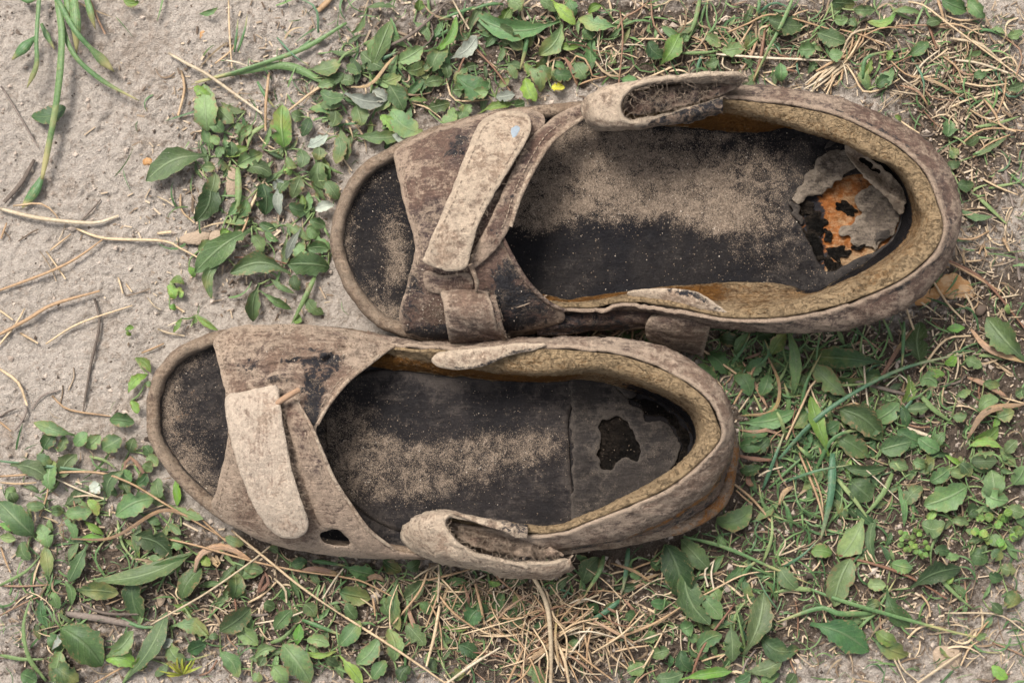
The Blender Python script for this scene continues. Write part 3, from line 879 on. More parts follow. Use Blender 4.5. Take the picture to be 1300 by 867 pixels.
fbB = sheet('footbed', inset(SB, 15)[::4], fzB0, M['insole_b'], B, 4, step=4.2, jag=.5, seed=32,
            attrs={'sand': sandB, 'dust': lambda x, y: .1 * sstep(600, 520, x), 'dark': lambda x, y: .9 * blobs(x, y, [(786, 560, 40, 45, 1)]) + .4 * sstep(850, 865, x), 'rust': lambda x, y: blobs(x, y, [(235, 540, 45, 80, .34)])})
sheet('heel_cover', [(724, 478), (756, 474), (776, 486), (789, 499), (801, 512), (814, 521), (819, 534), (830, 537), (842, 535), (859, 553), (863, 569), (857, 590), (842, 606), (800, 634), (762, 655), (728, 664), (727, 620), (725, 560), (726, 510)],
      lambda x, y: fzB0(x, y) + 6.5 + 2.6 * fbm(x, y, 34, 3, 88) + 3.0 * np.exp(-polydist(x, y, HOLE_B) / 5) * fbm(x, y, 14, 2, 89), M['cover'], fbB, 4.5, holes=[HOLE_B], step=2.6, jag=3.0, seed=33, droop=1.0,
      attrs={'sand': lambda x, y: .16 + 0 * x, 'dark': lambda x, y: .25 * sstep(640, 660, y)})
sheet('insole_scrap', [(726, 476), (748, 470), (772, 474), (790, 484), (808, 500), (797, 504), (784, 494), (770, 482), (752, 478)], lambda x, y: fzB0(x, y) + 9 + 2 * fbm(x, y, 10, 3, 4), M['cover'], fbB, 4, step=3, jag=1.4, seed=34)
sheet('bared_foam', inset(spline(HOLE_B, 40, True), -4), lambda x, y: fzB0(x, y) + 1.6 + 2.2 * fbm(x, y, 8, 3, 90), M['crumb'], fbB, 2, step=2.2, jag=1.0, seed=36)
sheet('bared_foam', [(800, 505), (830, 510), (858, 530), (874, 556), (868, 590), (858, 596), (866, 568), (858, 548), (842, 530), (822, 528), (812, 516)], lambda x, y: fzB0(x, y) + 2.4 + 3 * fbm(x, y, 9, 3, 91), M['crumb'], fbB, 2, step=2.6, jag=2.0, seed=37)
sheet('insole_layer', [(420, 500), (480, 470), (560, 474), (640, 480), (722, 482), (721, 540), (724, 600), (724, 662), (640, 672), (560, 678), (500, 672), (450, 640), (420, 590)],
      lambda x, y: fzB0(x, y) + 4.2 + 3.5 * sandB(x, y) * (1 + fbm(x, y, 14, 3, 93)), M['insole_b'], fbB, 4, step=4.2, jag=.7, seed=35, attrs={'sand': sandB, 'dust': lambda x, y: .12 * sstep(540, 480, y) + .05 * sstep(640, 720, x)})

ZC_B = [(0, 62), (.035, 84), (.16, 126), (.3, 158), (.5, 176), (.68, 160), (.82, 138), (1, 112)]
LB0 = [(462, 461), (500, 466), (551, 471), (618, 478), (688, 481), (745, 479), (798, 490), (835, 505), (865, 525), (882, 550), (880, 575), (862, 600), (822, 630), (775, 652), (720, 674), (676, 682), (620, 680), (566, 678)]
LB1 = [(466, 448), (503, 447), (551, 452), (618, 464), (696, 470), (755, 465), (798, 475), (837, 488), (873, 504), (892, 525), (896, 545), (886, 569), (865, 592), (822, 620), (775, 643), (720, 667), (676, 672), (620, 664), (570, 659)]
LB2 = [(467, 441), (503, 441), (551, 444), (620, 446), (696, 443), (751, 447), (794, 453), (853, 475), (896, 506), (912, 537), (914, 557), (892, 584), (853, 616), (806, 639), (755, 659), (712, 675), (665, 677), (620, 669), (573, 662)]
LB3 = [(467, 433), (503, 437), (551, 440), (620, 438), (655, 435), (720, 433), (775, 435), (833, 445), (873, 463), (904, 486), (922, 518), (926, 557), (916, 584), (892, 616), (853, 643), (814, 663), (775, 678), (735, 688), (690, 692), (630, 690), (575, 684)]
LB4 = [(465, 424), (503, 434), (560, 440), (650, 438), (740, 437), (800, 444), (850, 458), (892, 489), (919, 531), (925, 568), (921, 597), (909, 625), (888, 645), (857, 662), (811, 676), (757, 688), (699, 696), (600, 706)]
loft('collar_lining', [with_z(LB0, [(0, 50), (1, 50)]), with_z([((a[0] + b[0]) / 2, (a[1] + b[1]) / 2) for a, b in zip(spline(LB0, 24), spline(LB1, 24))], [(0, 66), (.5, 96), (1, 72)]),
                        with_z(LB1, shift(ZC_B, -14)), with_z(LB2, ZC_B)], 190, 26, M['lining'], B, 4, 1, 1.0, 103,
     extra=lambda X, Y, Z, u, v: {'rust': .75 * sstep(.4, .28, u) * sstep(.85, .4, v), 'dark': sstep(.34, .46, u) * sstep(.72, .62, u) * sstep(.42, .22, v) * .9, 'dust': .2 * sstep(.45, .8, v)})
hcB = loft('heel_collar', [with_z(LB2, shift(ZC_B, -1)), with_z(LB3, shift(ZC_B, -28)), with_z([((a[0] + b[0]) / 2, (a[1] + b[1]) / 2) for a, b in zip(spline(LB3, 24), spline(LB4, 24))], [(0, 72), (.5, 98), (1, 78)]),
                      with_z(LB4, [(0, 56), (1, 56)])], 190, 30, M['leather_b'], B, 5, 1, 1.5, 111,
     extra=lambda X, Y, Z, u, v: {'dust': .12 * np.exp(-((v - .18) / .15) ** 2), 'dark': .35 * np.exp(-((v - .04) / .04) ** 2) + .5 * sstep(.45, .6, v) * sstep(.5, .62, u) * .9, 'rust': .72 * np.exp(-((v - .62) / .14) ** 2) * sstep(.5, .6, u) * sstep(.86, .74, u)}, wob=1.2)

XB = [260, 290, 340, 400, 460, 500, 560]
YTB = [434, 416, 411, 412, 418, 428, 436]
YBB = [650, 672, 690, 702, 709, 711, 713]
vzB0 = arch(XB, YTB, YBB, [265, 300, 380, 470, 540], [52, 66, 88, 78, 52], .5, 61, 141)


def vzB(x, y):
    z = vzB0(x, y)
    for (a, b, w_, amp) in (([(330, 462), (370, 452), (410, 450), (450, 446)], 0, 4, 7), ([(300, 445), (350, 438), (420, 436), (470, 438)], 0, 5, 6.0),
                            ([(325, 486), (360, 478), (385, 480)], 0, 4, 7.0), ([(413, 458), (425, 448), (440, 443)], 0, 3, -9), ([(285, 470), (320, 478), (345, 487)], 0, 4, -5)):
        z = z + amp * np.exp(-(polydist(x, y, a, False) / w_) ** 2)
    return z


vampB = [(271, 432), (275, 450), (279, 470), (284, 490), (288, 512), (290, 547), (286, 576), (280, 600), (275, 620), (269, 643), (285, 662), (330, 685), (380, 699), (430, 706), (480, 709), (520, 709), (540, 704), (503, 698), (469, 670),
         (446, 640), (427, 610), (411, 574), (401, 548), (405, 536), (413, 522), (425, 504), (444, 482), (468, 463), (492, 445), (504, 438), (480, 427), (440, 418), (400, 413), (340, 412), (295, 415)]
tpB = sheet('toe_strap', vampB, vzB, M['leather_b'], B, 6, holes=[[(407, 677), (428, 672), (444, 688), (436, 693), (412, 688)]], step=3.4, jag=.8, seed=121,
            attrs={'dark': lambda x, y: blobs(x, y, [(315, 462, 22, 12, .5), (375, 458, 46, 7, .5), (370, 443, 60, 4, .4), (400, 500, 18, 32, .75), (310, 480, 30, 6, .3), (392, 535, 12, 25, .6), (430, 470, 25, 16, .5), (360, 482, 30, 10, .45), (418, 452, 18, 8, .4)]),  # dark patches, with painted shade laid along the folds
                   'dust': lambda x, y: .06 + blobs(x, y, [(290, 630, 20, 40, .15), (300, 440, 30, 20, .1), (460, 450, 30, 20, .12)]), 'sand': lambda x, y: blobs(x, y, [(340, 440, 60, 14, .2), (350, 500, 40, 20, .2), (330, 690, 60, 10, .2)])})
isB = sheet('instep_strap', [(358, 506), (376, 508), (394, 539), (409, 574), (425, 610), (445, 641), (468, 672), (500, 698), (538, 705), (500, 709), (466, 703), (443, 682), (430, 672), (408, 668), (396, 640), (384, 605), (370, 556), (360, 524)],
            lambda x, y: vzB(x, y) + 7 + 1.6 * fbm(x, y, 12, 3, 6), M['leather'], B, 5, step=3.2, jag=.8, seed=122,
            attrs={'rust': lambda x, y: blobs(x, y, [(395, 585, 8, 40, .25)]), 'dust': lambda x, y: .1 + .12 * sstep(600, 660, y)})
edB = [(376, 508), (394, 539), (409, 574), (425, 610), (445, 641), (468, 672), (500, 697)]
tube('edge_binding', [(x, y, float(vzB(np.array([x - 2.]), np.array([y * 1.]))[0]) + 7) for x, y in edB], [1.8, 2.4, 2.6, 2.6, 2.0], M['leather_pale'], isB, 8, .8, 70)
edB2 = [(504, 439), (492, 446), (468, 464), (444, 483), (425, 505), (413, 523), (404, 540)]
tube('edge_binding', [(x - 1, y - 1, float(vzB(np.array([x - 3.]), np.array([y - 3.]))[0]) + 1.5) for x, y in edB2], [2, 2.8, 2.8, 2.2], M['leather_pale'], tpB, 8, .8, 60)
fsB_ = [(286, 505), (312, 496), (341, 490), (353, 491), (355, 508), (361, 547), (370, 592), (382, 632), (391, 658), (390, 673), (378, 682), (358, 682), (340, 669), (322, 642), (309, 611), (299, 582), (291, 548)]
zfsB = lambda x, y: vzB0(x, y) * .4 + .6 * np.interp(y, [480, 520, 580, 640, 690], [142, 150, 150, 138, 116]) + 17 + 1.4 * fbm(x, y, 26, 3, 26) - 3 * np.exp(-((y - 492) / 5) ** 2)
fsB = sheet('fastening_strap', fsB_, zfsB, M['strap_b'], B, 11, step=3.2, jag=.7, seed=123,
            attrs={'dark': lambda x, y: blobs(x, y, [(315, 570, 12, 30, .15)]), 'dust': lambda x, y: blobs(x, y, [(350, 640, 30, 35, .15)]), 'sand': lambda x, y: .08 + .1 * np.exp(-polydist(x, y, fsB_) / 5)})
fsB['label'] = 'bleached strap with a rounded end crossing the toe'
fibers('frayed_threads', [[(x, y, float(zfsB(np.array([x * 1.]), np.array([y * 1.]))[0]) - 5) for x, y in ((354, 500), (356, 515), (361, 547), (370, 592), (382, 632), (391, 658))]], 220, 5, M['thread'], fsB, .3, .15, 16)
tube('buckle_pin', [(350, 513, 158), (362, 505, 164), (372, 499, 164), (379, 495, 158)], [3.6, 4.0, 4.0, 3.4], M['rusty'], B, 8)
sheet('collar_tongue', [(548, 457), (556, 448), (580, 444), (620, 441), (655, 436), (690, 436), (690, 441), (668, 447), (645, 452), (620, 463), (593, 469), (560, 467)],
      lambda x, y: np.interp(x, [548, 600, 650, 700], [124, 138, 148, 150]) + 4 - .25 * np.maximum(y - 455, 0) + fbm(x, y, 14, 3, 4), M['leather_pale'], B, 4, step=3, seed=125,
      attrs={'dark': lambda x, y: .65 * np.exp(-(polydist(x, y, [(570, 468), (600, 468), (622, 462), (648, 450), (690, 441)], False) / 6) ** 2)})
q1 = [(725, 714, 96), (712, 723, 84), (690, 729, 80), (655, 728, 80), (620, 721, 82), (580, 712, 84), (545, 704, 88), (523, 692, 94), (514, 677, 100), (528, 663, 106), (554, 654, 112), (590, 657, 114), (630, 666, 116), (668, 675, 118)]
q2 = [(725, 709, 110), (712, 708, 120), (695, 711, 124), (665, 712, 128), (635, 708, 134), (606, 700, 140), (586, 690, 144), (573, 677, 146), (566, 665, 148), (569, 658, 148), (578, 656, 146), (600, 661, 144), (634, 671, 142), (670, 679, 138)]
qm = [(a[0] * .5 + b[0] * .5 - (8 if 5 <= i <= 9 else 0), (a[1] + b[1]) / 2 + (2 if i < 7 else -1), (a[2] + b[2]) / 2 + 12) for i, (a, b) in enumerate(zip(q1, q2))]
anB = loft('ankle_strap', [q1, qm, q2], 120, 20, M['leather_pale'], B, 6, -1, 1.8, 181, extra=lambda X, Y, Z, u, v: {'dust': .1 * np.exp(-((u - .5) / .2) ** 2), 'dark': .4 * sstep(.75, .88, u), 'sand': .08 + 0 * u})
fibers('frayed_threads', [q2[:9], q1[:5], [(600, 680, 110), (640, 695, 110), (690, 702, 120)], [(580, 670, 128), (630, 688, 128), (690, 700, 120)]], 130, 9, M['thread'], anB, .32, .1, 25)
sheet('strap_padding', [(566, 664), (580, 662), (610, 668), (650, 680), (690, 690), (716, 705), (690, 709), (650, 705), (612, 697), (586, 684)], lambda x, y: 112 + 14 * fbm(x, y, 14, 3, 7), M['leather'], anB, 8, step=3, jag=1.5, seed=127,
      attrs={'dust': lambda x, y: .12 + 0 * x})
sheet('strap_padding', [(792, 121), (812, 117), (850, 110), (900, 106), (936, 108), (915, 122), (870, 134), (830, 144), (805, 147), (793, 138)], lambda x, y: 146 + 14 * fbm(x, y, 14, 3, 7), M['leather'], an, 8, step=3, jag=1.5, seed=128,
      attrs={'dark': lambda x, y: .42 + 0 * x})
grains_on('sand_grains', B, inset(SB, 17), lambda x, y: fzB0(x, y) + (4.2 + 3.5 * sandB(x, y) * (1 + fbm(x, y, 14, 3, 93))) * ((x > 420) & (x < 860)), lambda x, y: np.clip(sandB(x, y) * 1.0 + .01, 0, 1), 4600, 13, (.35, .8))

for root_, vz_, poly_, sd_ in ((A, vzA, vampA, 51), (B, vzB, vampB, 52)):
    P0 = spline(poly_, 160, True)
    grains_on('strap_grit', root_, P0, lambda x, y, vz_=vz_: vz_(x, y) + .3, lambda x, y: sstep(.0, .5, fbm(x, y, 40, 3, 66)) * .9 + .05, 2200, sd_, (.35, .95))


def seam(parent, pts, zf, seed, off=0.0, dash=4.2, gap=2.6):
    """A row of old stitches, half of them worn away."""
    q = spline(pts, 400)
    s = np.r_[0, np.cumsum(np.linalg.norm(np.diff(q, axis=0), axis=1))]
    r_ = np.random.default_rng(seed)
    V_, F_2, C_2 = [], [], []
    b_ = 0
    t = 2.0
    while t + dash < s[-1]:
        if r_.uniform() < .72:
            seg = np.stack([np.interp([t, t + dash / 2, t + dash], s, q[:, k]) for k in range(2)], -1)
            seg = seg + r_.normal(0, .25, seg.shape)
            z_ = zf(seg[:, 0], seg[:, 1]) + np.array([.0, .9, .0])
            v_, f_, c_, _ = tube_geo(np.c_[seg, z_], [.75, .95, .75], 5, 5)
            V_.append(v_); F_2.append(f_ + b_); C_2.append(c_ + b_); b_ += len(v_)
        t += dash + gap
    o_ = build('stitching', np.vstack(V_), [np.vstack(F_2), np.vstack(C_2)], M['thread'], parent)
    o_['kind'] = 'stuff'


seam(tp, [(507, 205), (513, 228), (520, 258), (529, 290), (534, 314), (530, 336), (524, 360), (516, 388)], vzA, 1)
seam(tpB, [(278, 436), (282, 452), (286, 472), (291, 490)], vzB, 2)
seam(tpB, [(291, 590), (287, 602), (282, 622), (277, 640)], vzB, 3)
seam(tpB, [(484, 440), (462, 456), (438, 476), (419, 498), (406, 518)], vzB, 4)
seam(ist, [(735, 141), (722, 151), (694, 171), (673, 203), (653, 244), (639, 286), (620, 314)], lambda x, y: np.maximum(vzA(x, y), 92) + 8.6, 5)
seam(isB, [(383, 540), (400, 576), (416, 613), (436, 645), (458, 675)], lambda x, y: vzB(x, y) + 7.6, 6)
seam(fs, [(546, 322), (560, 290), (582, 240), (604, 184), (616, 160), (636, 149), (660, 149), (666, 158), (663, 173), (639, 214), (613, 257), (599, 288), (590, 318)], zfsA, 7)

# ------------------------------------------------------------------ vegetation materials
def leaf_mat(name, c1, c2, rib, dust=.5, rough=.55, specks=(0.42, 0.38, 0.30)):
    g = G(name)
    r = g.rnd()
    n1 = g.noise(.05, 4); n2 = g.noise(.22, 4); n3 = g.noise(.8, 3)
    c = g.mix(g.step(g.m2('ADD', g.m2('MULTIPLY', n1, .7), g.m2('MULTIPLY', r, .6)), .3, .95), c1, c2)
    c = g.hsv(c, g.lin(g.m2('FRACT', g.m2('MULTIPLY', r, 3.7)), 0, 1, .472, .515), g.lin(n1, .3, .7, .9, 1.25), g.lin(g.m2('FRACT', g.m2('MULTIPLY', r, 7.3)), 0, 1, .62, 1.5))
    c = g.mulc(c, g.lin(n2, .3, .7, .8, 1.2))
    au = g.m2('ABSOLUTE', g.attr('lu'))
    mid = g.m2('SUBTRACT', 1.0, g.step(au, .02, .13))
    # side veins slanting from the midrib
    ph = g.m2('ADD', g.m2('MULTIPLY', g.attr('lv'), 42.0), g.m2('MULTIPLY', au, -14.0))
    vein = g.step(g.m2('SINE', ph), .78, 1.0)
    c = g.mix(g.m2('MULTIPLY', mid, .6), c, rib)
    c = g.mix(g.m2('MULTIPLY', vein, .16), c, rib)
    yel = g.m2('MULTIPLY', g.step(g.m2('ADD', g.m2('MULTIPLY', n1, .6), g.m2('ADD', g.m2('MULTIPLY', g.m2('FRACT', g.m2('MULTIPLY', r, 13.1)), .55), g.m2('MULTIPLY', g.attr('lv'), .2))), .84, 1.08), .55)
    c = g.mix(yel, c, (0.23, 0.21, 0.06))
    brown = g.step(g.m2('ADD', g.m2('MULTIPLY', au, .35), g.m2('ADD', g.m2('MULTIPLY', n2, .9), g.m2('MULTIPLY', r, .14))), .82, .97)
    c = g.mix(g.m2('MULTIPLY', brown, .8), c, (0.16, 0.105, 0.05))
    sp = g.m2('MULTIPLY', g.step(g.vor(.28), .24, .1), g.step(g.noise(.07, 3), .5, .68))
    c = g.mix(g.m2('MULTIPLY', sp, dust), c, specks)
    film = g.step(g.m2('ADD', g.m2('MULTIPLY', n1, .6), g.m2('MULTIPLY', n3, .4)), .45, .75)
    c = g.mix(g.m2('MULTIPLY', film, dust * .32), c, specks)
    h = g.m2('ADD', g.m2('MULTIPLY', n2, .6), g.m2('ADD', g.m2('MULTIPLY', n3, .35), g.m2('SUBTRACT', g.m2('MULTIPLY', sp, .3), g.m2('ADD', g.m2('MULTIPLY', mid, .7), g.m2('MULTIPLY', vein, .25)))))
    return g.done(c, rough, h, .6, 1.6, .35, (g.mulc(c, 1.3), .16))


M['leaf'] = leaf_mat('green_leaf', (0.055, 0.100, 0.038), (0.098, 0.148, 0.062), (0.16, 0.21, 0.105), .7, specks=(0.24, 0.225, 0.175))
M['leaf_dark'] = leaf_mat('deep_green_leaf', (0.026, 0.058, 0.021), (0.047, 0.085, 0.032), (0.09, 0.13, 0.058), .6, specks=(0.19, 0.175, 0.135))
M['leaf_light'] = leaf_mat('young_green_leaf', (0.075, 0.145, 0.033), (0.105, 0.175, 0.048), (0.16, 0.23, 0.09), .35, specks=(0.26, 0.25, 0.18))
M['leaf_yellow'] = leaf_mat('yellowing_leaf', (0.20, 0.22, 0.035), (0.23, 0.25, 0.045), (0.23, 0.26, 0.09), .2)
M['leaf_pale'] = leaf_mat('silvery_leaf_underside', (0.20, 0.225, 0.185), (0.26, 0.275, 0.235), (0.31, 0.325, 0.27), .3, .85)
M['leaf_dry'] = leaf_mat('withered_leaf', (0.20, 0.125, 0.075), (0.28, 0.195, 0.125), (0.31, 0.23, 0.155), .2, .8)


def straw_mat(name, cols, rough=.6, tip=None):
    g = G(name)
    r = g.rnd()
    n1 = g.noise(.03, 4); n2 = g.noise(.3, 3)
    c = g.mix(g.step(g.m2('ADD', g.m2('MULTIPLY', n1, .9), g.m2('MULTIPLY', g.m2('SUBTRACT', r, .5), .9)), .25, .75), cols[0], cols[1])
    c = g.mix(g.m2('MULTIPLY', g.step(g.noise(.06, 5), .58, .72), .6), c, cols[2])
    c = g.mulc(c, g.lin(n2, .3, .7, .78, 1.2))
    fl = g.noise(.5, 2, co=g.vmul(g.co, (1, 1, 1)))
    if tip:
        st = g.m2('SINE', g.m2('MULTIPLY', g.attr('lu'), 15.0))
        c = g.mulc(c, g.lin(st, -1, 1, .82, 1.15))
        c = g.mix(g.m2('MULTIPLY', g.step(g.m2('ADD', g.attr('lv'), g.m2('MULTIPLY', g.m2('SUBTRACT', n1, .5), 1.0)), .58, .95), .85), c, tip)
        c = g.mix(g.m2('MULTIPLY', g.step(g.noise(.09, 5, .7), .55, .7), .5), c, tuple(x * .7 for x in tip))
    return g.done(c, rough, g.m2('ADD', n2, fl), .4, 1.0, .3)


M['straw'] = straw_mat('dry_straw', ((0.25, 0.16, 0.088), (0.39, 0.29, 0.18), (0.16, 0.092, 0.048)))
M['straw_pale'] = straw_mat('bleached_straw', ((0.30, 0.235, 0.155), (0.40, 0.335, 0.245), (0.22, 0.15, 0.09)))
M['straw_brown'] = straw_mat('brown_stalk', ((0.13, 0.064, 0.038), (0.19, 0.115, 0.07), (0.085, 0.045, 0.03)))
M['twig'] = straw_mat('grey_twig', ((0.09, 0.07, 0.056), (0.15, 0.12, 0.10), (0.05, 0.038, 0.03)), .9)
M['blade'] = straw_mat('green_grass', ((0.05, 0.105, 0.037), (0.085, 0.14, 0.05), (0.13, 0.15, 0.065)), .5, (0.26, 0.22, 0.10))
M['blade_blue'] = straw_mat('blue_green_grass', ((0.042, 0.095, 0.05), (0.07, 0.125, 0.065), (0.085, 0.12, 0.055)), .5, (0.20, 0.19, 0.10))
M['stem'] = straw_mat('leaf_stem', ((0.095, 0.14, 0.05), (0.15, 0.19, 0.075), (0.14, 0.09, 0.055)), .6)
KM = {'': 'leaf', 'd': 'leaf_dark', 'l': 'leaf_light', 'y': 'leaf_yellow', 'p': 'leaf_pale', 'b': 'leaf_dry'}


def leaf_geo(bx, by, tx, ty, w, z0, z1, lift, side, fold, shape, r, nr=14):
    s = np.linspace(0, 1, nr)
    L = math.hypot(tx - bx, ty - by) + 1e-6
    px, py = -(ty - by) / L, (tx - bx) / L
    cx = bx + (tx - bx) * s + px * side * np.sin(np.pi * s)
    cy = by + (ty - by) * s + py * side * np.sin(np.pi * s)
    z = z0 + (z1 - z0) * s + lift * np.sin(np.pi * s ** .85)
    if shape == 'oval':
        hw = np.sin(np.pi * np.clip(s * .985 + .005, 0, 1) ** .92) ** .62
    elif shape == 'spoon':
        pet = .16 + .1 * s
        q = np.clip((s - .1) / .9, 0, 1)
        hw = np.maximum(pet, np.sin(np.pi * q ** 1.2) ** .7)
    else:
        hw = np.maximum(.10, np.sin(np.pi * s ** .95) ** .85)
    hw[-1] = .05
    hw = hw * w / 2
    u = np.array([-1, -.55, 0, .55, 1.0])
    ragL = 1 + .09 * r.normal(0, 1, nr); ragR = 1 + .09 * r.normal(0, 1, nr)
    if r.uniform() < .3:
        ragL[r.integers(3, nr - 1)] *= r.uniform(.35, .75)
    if r.uniform() < .3:
        ragR[r.integers(3, nr - 1)] *= r.uniform(.35, .75)
    rag = np.stack([ragL, ragL * .5 + .5, np.ones(nr), ragR * .5 + .5, ragR], 1)
    tw = r.normal(0, .36)
    ph = r.uniform(0, 6.3)
    V = np.zeros((nr, 5, 3))
    V[..., 0] = cx[:, None] + px * u[None] * hw[:, None] * rag
    V[..., 1] = cy[:, None] + py * u[None] * hw[:, None] * rag
    V[..., 2] = z[:, None] + np.abs(u)[None] ** 1.3 * fold * hw[:, None] + u[None] * tw * hw[:, None] + (np.abs(u)[None] ** 2) * w * .08 * np.sin(s * 9 + ph)[:, None]
    lu = np.tile(u, (nr, 1)); lv = np.tile(s[:, None], (1, 5))
    return V.reshape(-1, 3), grid_faces(nr, 5), lu.ravel(), lv.ravel()


